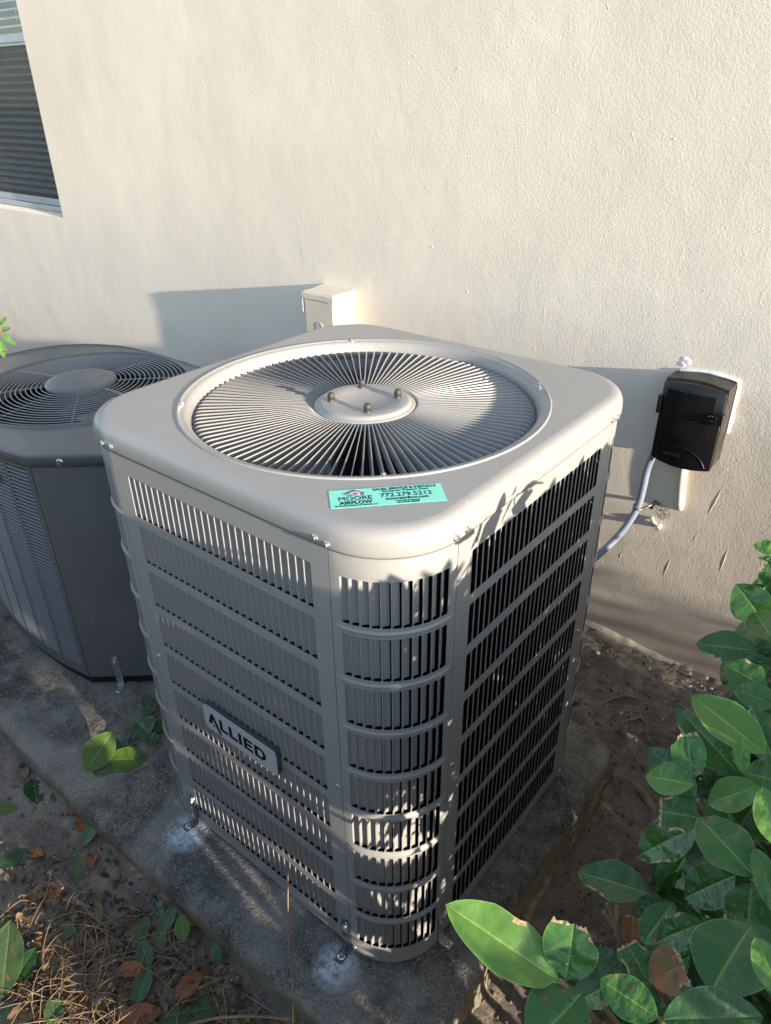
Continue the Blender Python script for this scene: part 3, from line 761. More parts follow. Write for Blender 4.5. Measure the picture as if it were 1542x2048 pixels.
# panel skin of the front: frame strips between columns
colw, gapw = .098, .017
cols = []; s0 = .022
while s0 + colw < LEN2: cols.append((s0, s0 + colw)); s0 += colw + gapw
PZ = .01325; NR = int((UZ1 - .018 - (UZ0 + .03)) / PZ)
mb = MB()
def stripq(sa, sb, za, zb, off=0):
    n_ = max(1, int((sb - sa) / .03)); a_ = [frame2((sa + (sb - sa) * i / n_) / LEN2, off)[0] for i in range(n_ + 1)]
    mb.loops([[(p.x, p.y, za) for p in a_], [(p.x, p.y, zb) for p in a_]], False, True)
zt2 = UZ1 - .016; zb2 = zt2 - NR * PZ
stripq(0, LEN2, zt2, UZ1, .002); stripq(0, LEN2, UZ0, zb2, .002)
edges = [0] + [x for c in cols for x in c] + [LEN2]
for i in range(0, len(edges), 2): stripq(edges[i], edges[i + 1], zb2, zt2, .002)
fpan = mb.build('louvered_panel', DARKP, u2)
mb = MB(); a_ = [frame2(i / NSEG, -.016)[0] for i in range(NSEG + 1)]
mb.loops([[(p.x, p.y, UZ0) for p in a_], [(p.x, p.y, UZ1) for p in a_]], False, True); mb.build('coil', COIL, u2)
sl = MB()
sl.loops([[(x, y, PZ * z) for x in (0, .003, colw - .003, colw)] for y, z in ((.0030, .02), (-.0022, .06), (-.0030, .14), (-.0008, .34), (.0030, .46), (.0085, .50), (.0080, .44), (.0030, .02))], False, False)
sl_me = sl.mesh('slat', DARKP2)
extra = []
for ci_, (a0_, b0_) in enumerate(cols):
    p, q, nrm = frame2(((a0_ + b0_) / 2) / LEN2, 0); ang = math.atan2(-q.y, -q.x)
    # local +X runs from left end to right end of the slat
    org = p + q * (colw / 2)
    for r_ in range(NR):
        if ci_ < 5: 
            link('slat', sl_me, fpan, (org.x, org.y, zb2 + r_ * PZ), ang)
        else: extra.append((sl_me, Matrix.Translation((org.x, org.y, zb2 + r_ * PZ)) @ Matrix.Rotation(ang, 4, 'Z')))
o = joined(extra).build('slat_bank', DARKP2, fpan); o['kind'] = 'stuff'
# plain panels
mb = MB()
ring2 = [front[-1]] + outl + [front[0]]
mb.loops([[(p.x, p.y, UZ0) for p in ring2], [(p.x, p.y, UZ1) for p in ring2]], False, False)
mb.build('side_panel', DARKP, u2)
mb = MB(); c0, c1_ = front[0], outl[-1]; dch = (c1_ - c0).normalized(); nch = Vector((dch.y, -dch.x))
def chp(s, off, z): p = c0 + dch * s + nch * off; return (p.x, p.y, z)
wch = (c1_ - c0).length
mb.loops([[chp(.001, .0, UZ0), chp(.001, .0, UZ1 - .003)], [chp(.003, .0035, UZ0), chp(.003, .0035, UZ1 - .003)], [chp(wch - .003, .0035, UZ0), chp(wch - .003, .0035, UZ1 - .003)], [chp(wch, 0, UZ0), chp(wch, 0, UZ1 - .003)]], False, False)
mb.build('corner_panel', DARKP, u2)
full = front[::-1] + [] 
poly2 = front + outl      # front right->left, then around
C2 = Vector((-1.355, .073))
def off_poly(off):
    out = []; N_ = len(poly2)
    for i in range(N_):
        a_, b_, c_ = poly2[(i - 1) % N_], poly2[i], poly2[(i + 1) % N_]
        n1 = (b_ - a_).normalized(); n2 = (c_ - b_).normalized(); n1 = Vector((-n1.y, n1.x)); n2 = Vector((-n2.y, n2.x)); nn = (n1 + n2).normalized()
        if nn.dot(b_ - C2) < 0: nn = -nn
        out.append(b_ + nn * off / max(.5, nn.dot(n1) if abs(nn.dot(n1)) > .5 else 1))
    return out
dense = lambda pts: resample([tuple(p) for p in pts], .03)
base_l = dense(off_poly(.008))
def lp2(off, z):
    out = []
    for p in base_l:
        d_ = (p - C2); l_ = d_.length; q = C2 + d_ * (1 + off / l_); out.append((q.x, q.y, z))
    return out
def cc2(r, z):
    out = []
    for p in base_l: d_ = (p - C2).normalized(); out.append((C2.x + d_.x * r, C2.y + d_.y * r, z))
    return out
mb = MB(); mb.loops([lp2(-.004, UZ1 - .003), lp2(0, UZ1 - .003), lp2(.001, UZ1 + .028)], True, True)
mb.loops([lp2(.001, UZ1 + .028), lp2(-.003, UZ1 + .0325), lp2(-.008, UZ1 + .033)], True, True)
mb.loops([lp2(-.008, UZ1 + .033), lp2(-.013, UZ1 + .028)], True, False)
mb.loops([lp2(-.013, UZ1 + .028), cc2(.372, UZ1 + .036)], True, False)
mb.loops([cc2(.372, UZ1 + .036), cc2(.368, UZ1 + .042), cc2(.362, UZ1 + .043), cc2(.357, UZ1 + .038), cc2(.356, UZ1 + .015), cc2(.356, UZ1 - .05)], True, True)
mb.build('top_cap', DARKP, u2)
mb = MB(); zz_ = UZ1 + .034
def dome(r): return zz_ + .018 * (1 - (r / .37) ** 2)
g2 = MB(); g2.lathe([(.118, dome(.118) - .004), (.118, dome(.118) + .006), (.112, dome(.11) + .010), (.095, dome(.1) + .0125), (.0001, dome(0) + .013)], 48, (C2.x, C2.y)); hub2 = g2.build('guard_hub', DARKP2, u2)
r_ = .131
while r_ < .354:
    g2 = MB(); g2.tube([(C2.x + r_ * math.cos(2 * PI * i / 64), C2.y + r_ * math.sin(2 * PI * i / 64), dome(r_)) for i in range(64)], .0017, 6, True)
    g2.build('wire_ring', RINGM, hub2); r_ += .0162
for k in range(8):
    a_ = R(8 + 45 * k); g2 = MB()
    g2.tube([(C2.x + q_ * math.cos(a_), C2.y + q_ * math.sin(a_), dome(q_) - .004) for q_ in (.10, .16, .22, .28, .33, .360)], .0022 if k % 4 else .0045, 6)
    g2.build('wire_spoke', (LTAN if False else TWIG) if k in (6,) else RINGM, hub2)
g2 = MB(); g2.lathe([(.0001, .78), (.07, .78), (.07, .70), (.0001, .70)], 24, (C2.x, C2.y)); g2.build('motor', MOTOR, u2)
for k in range(3):
    mb = MB(); secs = []
    for i in range(7):
        t = i / 6; q_ = .05 + .28 * t; rows = []
        for j in range(5):
            s_ = j / 4 - .5; th_ = s_ * .8 + .2 * t; rows.append((q_ * math.cos(th_), q_ * math.sin(th_), .70 - s_ * .06))
        secs.append(rows)
    mb.loops(secs, False); mb.build('fan_blade', DARKP2, u2, (C2.x, C2.y, 0), R(20 + 120 * k))
mb = MB(); mb.box(-1.27, -1.13, -.02, .07, .792, .795); mb.build('rating_label', mat('rating_label', (.35, .36, .38), .6, color2=(.12, .12, .14), vscale=70), u2)
mb = MB(); a2 = lp2(-.010, UZ0); mb.loops([[(x, y, PT - .004) for x, y, z in lp2(-.022, 0)], [(x, y, UZ0 + .004) for x, y, z in lp2(-.012, 0)]], caps=(True, True)); mb.build('base_pan', BLACK, u2)
pq = Vector(chp(wch * .38, .009, UZ1 + .012)); sc = screw(u2, pq, (nch.x, nch.y, 0), 1.7)
so_ = chp(wch * .42, .006, 0); strap(u2, so_[0], so_[1], PT + .001, .105, .045, GALV, rz=math.atan2(dch.y, dch.x))
# maker's badge at the left edge
p, q, nrm = frame2((cols[1][0] + .075) / LEN2, .010); ang = math.atan2(-q.y, -q.x)
mb = MB(); mb.prism(rrect(-.09, .03, .735, .775, .006), -.004, .004, lambda p_, d: (p_[0], d, p_[1])); b2 = mb.build('name_badge', SILVER, u2, (p.x, p.y, 0), ang, recalc=True)
b2.data.transform(Matrix.Translation((0, 0, 0)))
mb = MB(); mb.prism(rrect(-.086, .026, .739, .771, .005), -.0045, -.0035, lambda p_, d: (p_[0], d, p_[1])); mb.build('badge_face', mat('badge_dark', (.06, .06, .065), .4), b2, recalc=True)
text('lettering', 'XR', .026, SILVER, b2, Matrix.Translation((.002, -.0052, .746)) @ Matrix.Rotation(PI / 2, 4, 'X'), .0004, .6, 0, 'CENTER')

# ------------------------------------------------------------------ cream safety switch box
DX0, DX1, DY, DZ1, DZ0 = -1.033, -.874, .852, 1.088, .80
db = thing('switch_box', 'cream painted metal switch box on the wall behind the taupe unit', 'electrical box', (-.95, WY, DZ0))
DO = (.95, -WY, -DZ0)
mb = MB(); mb.box(DX0 + .003, DX1 - .003, DY + .007, WY + .003, DZ0, DZ1 - .004); mb.build('body', CREAM, db, DO, bevel=.0015)
mb = MB(); mb.prism([(WY + .003, DZ1), (DY, DZ1 - .010), (DY, DZ1 - .030), (DY + .004, DZ1 - .030), (DY + .004, DZ1 - .013), (WY + .003, DZ1 - .0035)], DX0, DX1, lambda p, d: (d, p[0], p[1])); mb.build('hood', CREAM, db, DO, recalc=True)
mb = MB(); mb.box(DX0 + .012, DX1 - .006, DY + .0025, DY + .007, DZ0 + .01, DZ1 - .034); mb.build('door', CREAM, db, DO, bevel=.001)
mb = MB(); mb.box(DX0 - .003, DX0 + .0005, DY + .002, DY + .014, DZ1 - .085, DZ1 - .036); mb.build('hasp', CREAM, db, DO, bevel=.001)
mb = MB()
for (a_, b_, r__) in ((.014, .018, .004), (.009, .0045, .003)):
    pass
lx, lz = -.948, .955
mb.tube([(lx - .014, DY + .002, lz - .018), (lx - .014, DY + .002, lz + .018), (lx + .006, DY + .002, lz + .018), (lx + .013, DY + .002, lz + .011), (lx + .015, DY + .002, lz), (lx + .013, DY + .002, lz - .011), (lx + .006, DY + .002, lz - .018)], .0018, 6, True)
mb.tube([(lx - .007, DY + .002, lz - .010), (lx - .007, DY + .002, lz + .010), (lx + .002, DY + .002, lz + .010), (lx + .007, DY + .002, lz + .005), (lx + .007, DY + .002, lz - .005), (lx + .002, DY + .002, lz - .010)], .0014, 6, True)
mb.build('embossed_letter', CREAM, db, DO)

# ------------------------------------------------------------------ black disconnect box
bb = thing('disconnect_box', 'black plastic electrical disconnect box with latch on the wall right of the units', 'electrical box', (.447, WY, .9))
BO = (-.447, -WY, -.9)
BX0, BX1, BZ0, BZ1 = .362, .535, .782, 1.024
def arch(x0, x1, z0, z1, up, dn, n=10):
    top_ = [(x1 + (x0 - x1) * i / n, z1 + up * math.sin(PI * i / n)) for i in range(n + 1)]
    bot_ = [(x0 + (x1 - x0) * i / n, z0 - dn * math.sin(PI * i / n)) for i in range(n + 1)]
    return bot_ + top_
fb = lambda p, d: (p[0], d, p[1])
mb = MB(); mb.prism(arch(BX0, BX1, BZ0 + .008, BZ1, .010, .0), WY + .003, .905, fb); mb.build('body', PLASTD, bb, BO, recalc=True)
# cover bulging outwards
mb = MB(); NX = 14; secs = []
for i in range(NX + 1):
    x = BX0 + .001 + (BX1 - BX0 - .002) * i / NX; s_ = math.sin(PI * i / NX); y = .889 - .011 * s_ ** .7
    zt_, zb__ = BZ1 - .006 + .010 * s_, BZ0 - .010 * s_
    secs.append([(x, .9045, zt_), (x, y + .003, zt_), (x, y, zt_ - .003), (x, y - .001, (zt_ + zb__) / 2), (x, y, zb__ + .003), (x, y + .003, zb__), (x, .9045, zb__)])
mb.loops(secs, False, True); mb.add(secs[0], [tuple(range(7))]); mb.add(secs[-1], [tuple(range(7))[::-1]])
cov = mb.build('cover', PLAST, bb, BO)
def by_(x): s_ = math.sin(PI * (x - BX0) / (BX1 - BX0)); return .889 - .011 * max(0, s_) ** .7 - .001
mb = MB()
dx0, dx1, dz0, dz1 = .378, .512, .868, 1.005
n_ = 10; nodes = [(dx0 + (dx1 - dx0) * i / n_) for i in range(n_ + 1)]
mb.loops([[(x, by_(x) - .0002, dz0) for x in nodes], [(x, by_(x) - .0022, dz0 + .0015) for x in nodes], [(x, by_(x) - .0022, dz1 - .0015) for x in nodes], [(x, by_(x) - .0002, dz1) for x in nodes]], False, False)
for x in (dx0, dx1): mb.add([(x, by_(x), dz0), (x, by_(x) - .0022, dz0 + .0015), (x, by_(x) - .0022, dz1 - .0015), (x, by_(x), dz1)], [(0, 1, 2, 3)])
mb.build('door', PLAST, cov)
mb = MB()
ng = []
for i in range(15):
    a_ = R(100 - 80 * i / 14); x = .44 + .085 * math.cos(a_) ; z = .765 + .075 * math.sin(a_); ng.append((x, by_(min(x, BX1 - .003)) - .0004, z))
mb.tube(ng, .0012, 6); mb.build('arc_ridge', PLAST, cov)
mb = MB(); mb.box(.356, .366, .878, .898, .925, .978); mb.build('hinge', PLAST, cov, bevel=.0015)
mb = MB(); mb.box(.514, .541, .872, .894, .930, .962); mb.box(.519, .527, .866, .874, .936, .957); lt = mb.build('latch', PLAST, cov, bevel=.001)
mb = MB(); mb.tube([(.512 + .0 * i, .871, .941 + .0) if i == 0 else (.512 + .009 * math.sin(i * PI / 6), .869, .947 - .009 * math.cos(i * PI / 6)) for i in range(9)], .0016, 6); mb.build('latch_loop', mat('steel_loop', (.2, .2, .2), .3, .7), cov)
text('lettering', 'EATON', .014, PLASTD, cov, Matrix.Translation((.40, .8765, .806)) @ Matrix.Rotation(PI / 2, 4, 'X'), .0004, 1.0)
mb = MB()
pts = [(BX0 + .012 + (BX1 - BX0 - .012) * i / 12, WY - .003, BZ1 + .004 + .010 * math.sin(PI * (i + .5) / 13)) for i in range(13)] + [(BX1 + .003, WY - .003, BZ1 - .01 - .02 * i) for i in range(8)]
mb.tube(pts, [.004 + .002 * random.random() for _ in pts], 7); mb.build('caulk_bead', CAULK, bb, BO)
# patched conduit hole above the box
mb = MB()
for k in range(5):
    c_ = (.378 + random.uniform(-.014, .016), WY - .002, 1.052 + random.uniform(-.012, .012)); r_ = random.uniform(.008, .013)
    vs0 = len(mb.v); mb.lathe([(r_, 0), (r_ * .85, r_ * .5), (r_ * .4, r_ * .8), (.0001, r_ * .85)], 10)
    for q in range(vs0, len(mb.v)): vx, vy, vz = mb.v[q]; mb.v[q] = (c_[0] + vx, c_[1] - vz * .16 + .002, c_[2] + vy * .8)
tag(mb.build('sealant_blob', CAULK, None, recalc=False), 'lumpy white sealant dab on the wall above the black box', 'sealant')
# grey whip conduit
cd = thing('electrical_conduit', 'grey flexible conduit curving from the black box down behind the taupe unit', 'conduit', (.35, .92, .6))
CO = (-.35, -.92, -.6)
pts = [Vector(p) for p in ((.372, .935, .80), (.356, .932, .765), (.349, .925, .715), (.350, .915, .655), (.349, .903, .60), (.338, .885, .55), (.320, .862, .502), (.295, .82, .455), (.265, .76, .415), (.23, .66, .385), (.20, .5, .37), (.2, .44, .37))]
def spline(pts, k=5):
    out = []
    for i in range(len(pts) - 1):
        p0 = pts[max(0, i - 1)]; p1 = pts[i]; p2 = pts[i + 1]; p3 = pts[min(len(pts) - 1, i + 2)]
        for j in range(k):
            t = j / k; out.append(.5 * ((2 * p1) + (p2 - p0) * t + (2 * p0 - 5 * p1 + 4 * p2 - p3) * t * t + (3 * p1 - p0 - 3 * p2 + p3) * t ** 3))
    return out + [pts[-1]]
mb = MB(); mb.tube(spline(pts), .0115, 14); mb.build('tube', CONDUIT, cd, CO)
mb = MB(); mb.tube([(.377, .937, .815), (.366, .934, .785), (.361, .933, .772)], [.0155, .0155, .0145], 14); mb.build('connector', mat('connector_grey', (.12, .155, .20), .4), cd, CO)
cl = thing('conduit_clamp', 'dark steel strap clamp holding the grey conduit to the wall', 'clamp', (.35, .95, .58))
mb = MB(); mb.tube([(.337, .905, .600), (.340, .890, .597), (.352, .886, .595), (.362, .896, .593), (.366, .912, .591), (.378, WY - .002, .588), (.395, WY - .002, .586)], .004, 6)
mb.build('strap', GALVD, cl, (-.35, -.95, -.58))
mb = MB(); mb.tube([(.377, WY + .002, .588), (.377, .945, .583)], .0065, 8); mb.build('bolt', MOTOR, cl, (-.35, -.95, -.58))
# painted pipe stub and small stub
mb = MB(); mb.tube([(.437, WY - .004, .80), (.440, WY - .005, .72), (.446, WY - .005, .66), (.452, WY - .004, .612), (.455, WY - .000, .594), (.457, WY + .006, .586)], [.013, .013, .013, .0135, .011, .006], 14)
tag(mb.build('wall_pipe', CREAM), 'cream painted pipe running down the wall below the black box', 'pipe')
mb = MB(); mb.tube([(.404, WY + .002, .510), (.404, WY - .022, .507)], .0085, 14); mb.tube([(.375, WY - .003, .530), (.386, WY - .010, .520), (.398, WY - .008, .514)], [.004, .0065, .005], 8)
tag(mb.build('pipe_stub', CREAM), 'short capped cream pipe stub poking out of the wall under a black stain', 'pipe')

# ------------------------------------------------------------------ leaves
def leaf_mesh(name, material, wr=.5, fold=.25, curl=.2, seed=0, bite=0, nl=12, nw=6, obov=.45, wav=.01):
    """unit-length leaf, +X from base to tip, +Z face up; uv for veins"""
    rnd = random.Random(seed); vs = []; uvs = []; rows = []
    bites = [(rnd.uniform(.35, 1.0), rnd.choice((-1, 1)), rnd.uniform(.10, .2)) for _ in range(bite)]
    cut = 1.0 - (.16 + .12 * rnd.random() if bite > 1 else 0)
    for i in range(nl + 1):
        t = i / nl * cut; row = []
        w = (math.sin(PI * min(1, t) ** (1.0 + (obov - .5) * .8)) ** .72) * wr / 2
        if t < .06: w = max(w * .5, .012)
        if i == 0: w = .008
        for j in range(-nw, nw + 1):
            s_ = j / nw; ws = w
            for (bt, bs, br) in bites:
                if bs * s_ > 0 and abs(t - bt) < br: ws = w * (1 - (.18 if bite == 1 else .32) * (1 - ((t - bt) / br) ** 2) ** .5 + .06 * rnd.random())
            y = s_ * ws; z = abs(y) * fold * 1.2 - curl * t * t * .5 + wav * math.sin(t * 17 + s_ * 2 + seed) * abs(s_) - .25 * fold * y * y / max(wr, .1)
            xx = t + (rnd.uniform(-.035, .035) if (bite > 1 and i == nl) else 0)
            row.append(len(vs)); vs.append((xx, y, z)); uvs.append((t, .5 + s_ * .5 * (ws / (wr / 2) if wr else 0) if False else .5 + .5 * s_))
        rows.append(row)
    fs = [(rows[i][j], rows[i + 1][j], rows[i + 1][j + 1], rows[i][j + 1]) for i in range(nl) for j in range(2 * nw)]
    me = bpy.data.meshes.new(name); me.from_pydata(vs, [], fs); uvl = me.uv_layers.new(name='UV')
    for lo in me.loops: uvl.data[lo.index].uv = uvs[lo.vertex_index]
    me.polygons.foreach_set('use_smooth', [True] * len(fs)); me.materials.append(material); me.update()
    if bite:        # dry pale crust along the chewed rim
        n_ = 2 * nw + 1; cr = []
        for side in (0, n_ - 1):
            for i in range(1, nl):
                if any((bs > 0) == (side > 0) and abs(i / nl * cut - bt) < br for bt, bs, br in bites): cr.append([p for p in me.polygons if p.index // (2 * nw) == i and (p.index % (2 * nw) == (0 if side == 0 else 2 * nw - 1))])
        me.materials.append(CRUST)
        for l_ in cr:
            for p in l_:
                if rnd.random() < .7: p.material_index = 1
        if bite > 1:
            for p in me.polygons:
                if p.index // (2 * nw) == nl - 1 and rnd.random() < .75: p.material_index = 1
    return me
LM = {}
for i in range(6): LM['g%d' % i] = leaf_mesh('leaf', LG, .46 + .06 * (i % 3), .12 + .17 * (i % 2), .04 + .20 * (i % 3), i, bite=1 if i in (1, 4) else 0, nl=16, wav=.012 + .006 * (i % 3))
for i in range(3): LM['b%d' % i] = leaf_mesh('leaf', LG, .60 + .06 * i, .25, .12, 20 + i, bite=2 + i % 2, nl=16)
for i in range(3): LM['p%d' % i] = leaf_mesh('leaf', LG2, .50, .22, .15, 30 + i)
for i in range(3): LM['d%d' % i] = leaf_mesh('leaf', LDK, .52, .2, .2, 40 + i)
LM['c0'] = leaf_mesh('leaf', LG, .52, .2, .12, 50, bite=1, nl=18); LM['c1'] = leaf_mesh('leaf', LG2, .46, .22, .08, 51, bite=1, nl=18)
LM['s0'] = leaf_mesh('leaf', LBR, .8, .15, .1, 60, bite=3, nl=16)
def frame_leaf(o, B, T, nrm, wscale=1.0):
    ax = (T - B); L = ax.length; ax.normalize(); nz = (nrm - ax * nrm.dot(ax)).normalized(); ay = nz.cross(ax)
    M4 = Matrix(((ax.x * L, ay.x * L * wscale, nz.x * L, B.x), (ax.y * L, ay.y * L * wscale, nz.y * L, B.y), (ax.z * L, ay.z * L * wscale, nz.z * L, B.z), (0, 0, 0, 1)))
    o.matrix_world = M4
shrub = thing('shrub', 'glossy green broadleaf shrub with chewed leaves at the lower right', 'shrub', (1.15, -.3, gh(1.15, -.3)))
SI = shrub.location.copy()
def place_leaf(parent, key, B, T, nrm, ws=1.0, off=None):
    o = bpy.data.objects.new('leaf', LM[key]); COL.objects.link(o)
    B = B - parent.location; T = T - parent.location; frame_leaf(o, B, T, nrm, ws); o.parent = parent; return o
HK = 1.17
HERO = [  # base px, tip px, width px, base dist, tip dist, mesh, sideways tilt
 (1122, 1965, 893, 1807, 122, .62, .60, 'c1', .2), (1132, 1962, 1152, 1815, 112, .62, .60, 'b0', -.1), (1165, 1985, 1060, 2095, 135, .63, .62, 'g0', .0),
 (1302, 1788, 1153, 1740, 80, .98, 1.0, 'c0', .3), (1322, 1798, 1380, 1688, 62, .97, .97, 'g1', -.3), (1402, 1636, 1300, 1618, 84, .80, .80, 'b1', .1),
 (1396, 1652, 1270, 1712, 74, .83, .86, 'c0', .1), (1388, 1570, 1290, 1548, 70, .74, .75, 'p0', .4), (1386, 1560, 1370, 1448, 68, .74, .74, 'b2', -.2),
 (1392, 1596, 1296, 1490, 72, .80, .82, 'd0', .0), (1416, 1608, 1518, 1570, 66, .78, .77, 'p1', -.3), (1506, 1752, 1398, 1622, 112, .72, .73, 'g2', .2),
 (1470, 1750, 1368, 1796, 78, .80, .82, 'g3', .0), (1504, 1765, 1488, 1906, 112, .74, .75, 'g4', .1), (1422, 1985, 1500, 1838, 150, .66, .67, 'g5', -.2),
 (1316, 2036, 1200, 1958, 92, .60, .60, 'g0', .2), (1325, 2040, 1530, 2030, 110, .60, .61, 'd1', .0), (1298, 1962, 1392, 1918, 84, .72, .71, 's0', -.2),
 (1296, 1965, 1246, 1870, 78, .73, .73, 'b1', .2), (1405, 1846, 1308, 1882, 66, .76, .77, 'g1', .1), (1286, 1888, 1344, 1800, 62, .82, .82, 'g2', -.2),
 (1332, 1800, 1268, 1842, 54, .90, .91, 'd2', .0), (1262, 1902, 1266, 1808, 48, .86, .86, 's0', .4), (1246, 1936, 1186, 1900, 46, .85, .85, 'd0', .1),
 (1518, 1302, 1390, 1286, 70, .92, .93, 'c0', .1), (1532, 1248, 1472, 1168, 84, .90, .90, 'g3', -.3), (1552, 1206, 1498, 1170, 40, .93, .93, 'd1', .0),
 (1560, 1102, 1507, 1088, 34, .96, .96, 'p2', .2), (1560, 1122, 1516, 1114, 14, .97, .97, 'p0', .3), (1532, 1376, 1452, 1326, 78, .86, .86, 'g4', .2), (1550, 1330, 1448, 1328, 52, .90, .91, 'd2', .0),
 (1556, 1412, 1466, 1372, 60, .84, .84, 'g5', .1), (1532, 1508, 1384, 1386, 92, .78, .79, 'p1', .3), (1486, 1556, 1354, 1414, 96, .80, .81, 'c0', -.1),
 (1488, 1548, 1480, 1470, 32, .76, .76, 'p2', -.4), (1556, 1562, 1486, 1544, 76, .78, .78, 'g0', .2), (1556, 1694, 1524, 1572, 66, .68, .68, 'p0', -.1),
 (1560, 1836, 1512, 1692, 62, .72, .72, 'g1', .2), (1552, 1272, 1496, 1240, 40, .89, .89, 'p1', -.2), (1552, 1442, 1436, 1398, 56, .86, .87, 'd0', .0),
 (1566, 1996, 1512, 1872, 78, .64, .64, 'p2', .2), (1550, 1530, 1508, 1412, 84, .80, .80, 'g2', .1), (1540, 1600, 1440, 1560, 66, .88, .88, 'd1', .0),
 (1350, 1700, 1320, 1790, 60, 1.0, 1.0, 'd2', .2), (1395, 1900, 1310, 1850, 74, .86, .87, 'd0', .1), (1200, 2000, 1262, 1960, 44, .74, .74, 'g5', -.1), (1400, 2020, 1330, 1960, 60, .78, .79, 'd1', .2),
 (1180, 1960, 1205, 1905, 40, .66, .66, 'd0', .3), (1345, 1575, 1385, 1600, 40, .86, .86, 'g3', 0), (1545, 1350, 1500, 1290, 66, .93, .93, 'd0', .2)]
rnd = random.Random(3)
for (bx, by2, tx, ty, w, d0, d1, key, tl) in HERO:
    d0 *= HK; d1 *= HK
    B = at(bx, by2, d0); T_ = at(tx, ty, d1); mid_ = (B + T_) / 2; toc = (CP - mid_).normalized()
    side = (T_ - B).normalized().cross(toc).normalized()
    nrm = (toc + side * tl * 1.2 + Vector((0, 0, .35))).normalized()
    Lpx = math.hypot(tx - bx, ty - by2); me = LM[key]; wr = max(v.co.y for v in me.vertices) * 2
    foreshort = 1 / max(.6, nrm.dot(toc))
    ws = (w / Lpx) / wr * foreshort
    place_leaf(shrub, key, B, T_, nrm, ws)
# silhouette of the shrub on its open side, in metres right of the line of sight: leaves that fill it from behind
SIL = [(1060, 1600), (1085, 1530), (1160, 1530), (1185, 1490), (1240, 1480), (1275, 1450), (1310, 1430), (1340, 1470), (1390, 1440), (1430, 1400), (1490, 1350), (1550, 1335), (1600, 1345),
       (1650, 1350), (1710, 1340), (1760, 1330), (1800, 1290), (1860, 1255), (1900, 1215), (1950, 1180), (2010, 1130), (2060, 1090)]
def sil(y):
    if y < SIL[0][0]: return 1650
    for (a, xa), (b, xb) in zip(SIL, SIL[1:]):
        if a <= y <= b: return xa + (xb - xa) * (y - a) / (b - a)
    return SIL[-1][1]
cnt = 0
while cnt < 190:
    y = rnd.uniform(1080, 2120); x0 = sil(y); x = rnd.uniform(x0 + 22, 1600)
    if x > 1600: continue
    d = rnd.uniform(1.05, 1.42) if y > 1500 else rnd.uniform(1.12, 1.32)
    if x - x0 < 60: d = rnd.uniform(1.0, 1.15)
    B = at(x, y, d); 
    if B.z < .12: continue
    if B.x < .56 or B.y > .45: continue
    dirv = Vector((rnd.gauss(-.3, .6), rnd.gauss(-.1, .6), rnd.gauss(.15, .4))).normalized(); L = rnd.uniform(.065, .10)
    T_ = B + dirv * L; q = px(T_)
    if T_.z > 1.15 + .165 * (T_.x - .45): continue
    if q[0] < sil(q[1]) + 4: continue
    place_leaf(shrub, rnd.choice(['g0', 'g1', 'g2', 'g3', 'd0', 'd1', 'd2', 'd0', 'g5', 'c0']), B, T_, Vector((rnd.gauss(0, .4), rnd.gauss(-.3, .4), 1)), 1.0); cnt += 1
# the shrub's body, past counting: mass of leaves right of the frame and low down
def leaf_mass(boxes, seed, nlow=4):
    rnd = random.Random(seed); mb = MB(); base = leaf_mesh('tmp', LG, .52, .2, .15, 1, nl=4, nw=1)
    bv = [v.co.copy() for v in base.vertices]; bf = [tuple(p.vertices) for p in base.polygons]; uvs = []
    buv = [tuple(l.uv) for l in base.uv_layers[0].data]; luv = []
    for (x0, x1, y0, y1, z0, z1, num, edge, hole) in boxes:
        k = 0; tries = 0
        while k < num and tries < num * 20:
            tries += 1
            P = Vector((rnd.uniform(x0, x1), rnd.uniform(y0, y1), rnd.uniform(z0, z1)))
            topz = z1 - edge * (.5 + .5 * mnoise.noise(Vector((P.x * 6, P.y * 9, seed)))) - .05 * (1 + mnoise.noise(Vector((P.x * 2, P.y * 20, seed + 4))))
            if seed == 3: topz = 1.045 + .165 * (P.x - .45) - .03 * (1 + mnoise.noise(Vector((P.x * 8, P.y * 14, 3)))) + .02
            if P.z > topz: continue
            q = px(P)
            if 0 < q[1] < 2150 and q[0] < max(sil(q[1]) + 40, 0) : continue
            if -60 < q[1] < 1080 and q[0] < 1600: continue
            if seed == 3:
                z0_ = P.z - .165 * (P.x - .45); y0_ = P.y + .105 * (P.x - .45)
                if -.63 < y0_ < -.30 and (.02 < z0_ < .10 or .15 < z0_ < .25 or .34 < z0_ < .54) and rnd.random() < .95: continue
            if mnoise.noise(P * 7 + Vector((seed, 0, 0))) < hole: continue
            L = rnd.uniform(.055, .085); dirv = Vector((rnd.gauss(0, 1), rnd.gauss(0, 1), rnd.gauss(.2, .5))).normalized()
            nr = Vector((rnd.gauss(0, .6), rnd.gauss(0, .6), 1)); nz = (nr - dirv * nr.dot(dirv)).normalized(); ay = nz.cross(dirv)
            T_ = P + dirv * L; q = px(T_)
            if 0 < q[1] < 2150 and q[0] < sil(q[1]) + 20: continue
            mb.add([P + (dirv * v.x + ay * v.y + nz * v.z) * L for v in bv], bf, True); luv += buv; k += 1
    me = mb.mesh('foliage', LG); uvl = me.uv_layers.new(name='UV')
    for i, uv in enumerate(luv): uvl.data[i].uv = uv
    bpy.data.meshes.remove(base)
    return me
me = leaf_mass([(1.06, 1.95, -1.0, .66, .50, 1.32, 9000, .03, -.9), (1.06, 1.8, -1.0, .66, .12, .52, 4200, .03, -.35), (1.0, 1.5, -.95, .5, .02, .24, 500, .03, -.05), (1.9, 2.7, -.33, .60, -.05, .55, 3600, .03, -.4)], 3)
o = link('foliage', me, shrub, -SI); o['kind'] = 'stuff'
me = leaf_mass([(4.6, 6.6, .15, .93, .0, 1.45, 1500, .5, -.3)], 11)
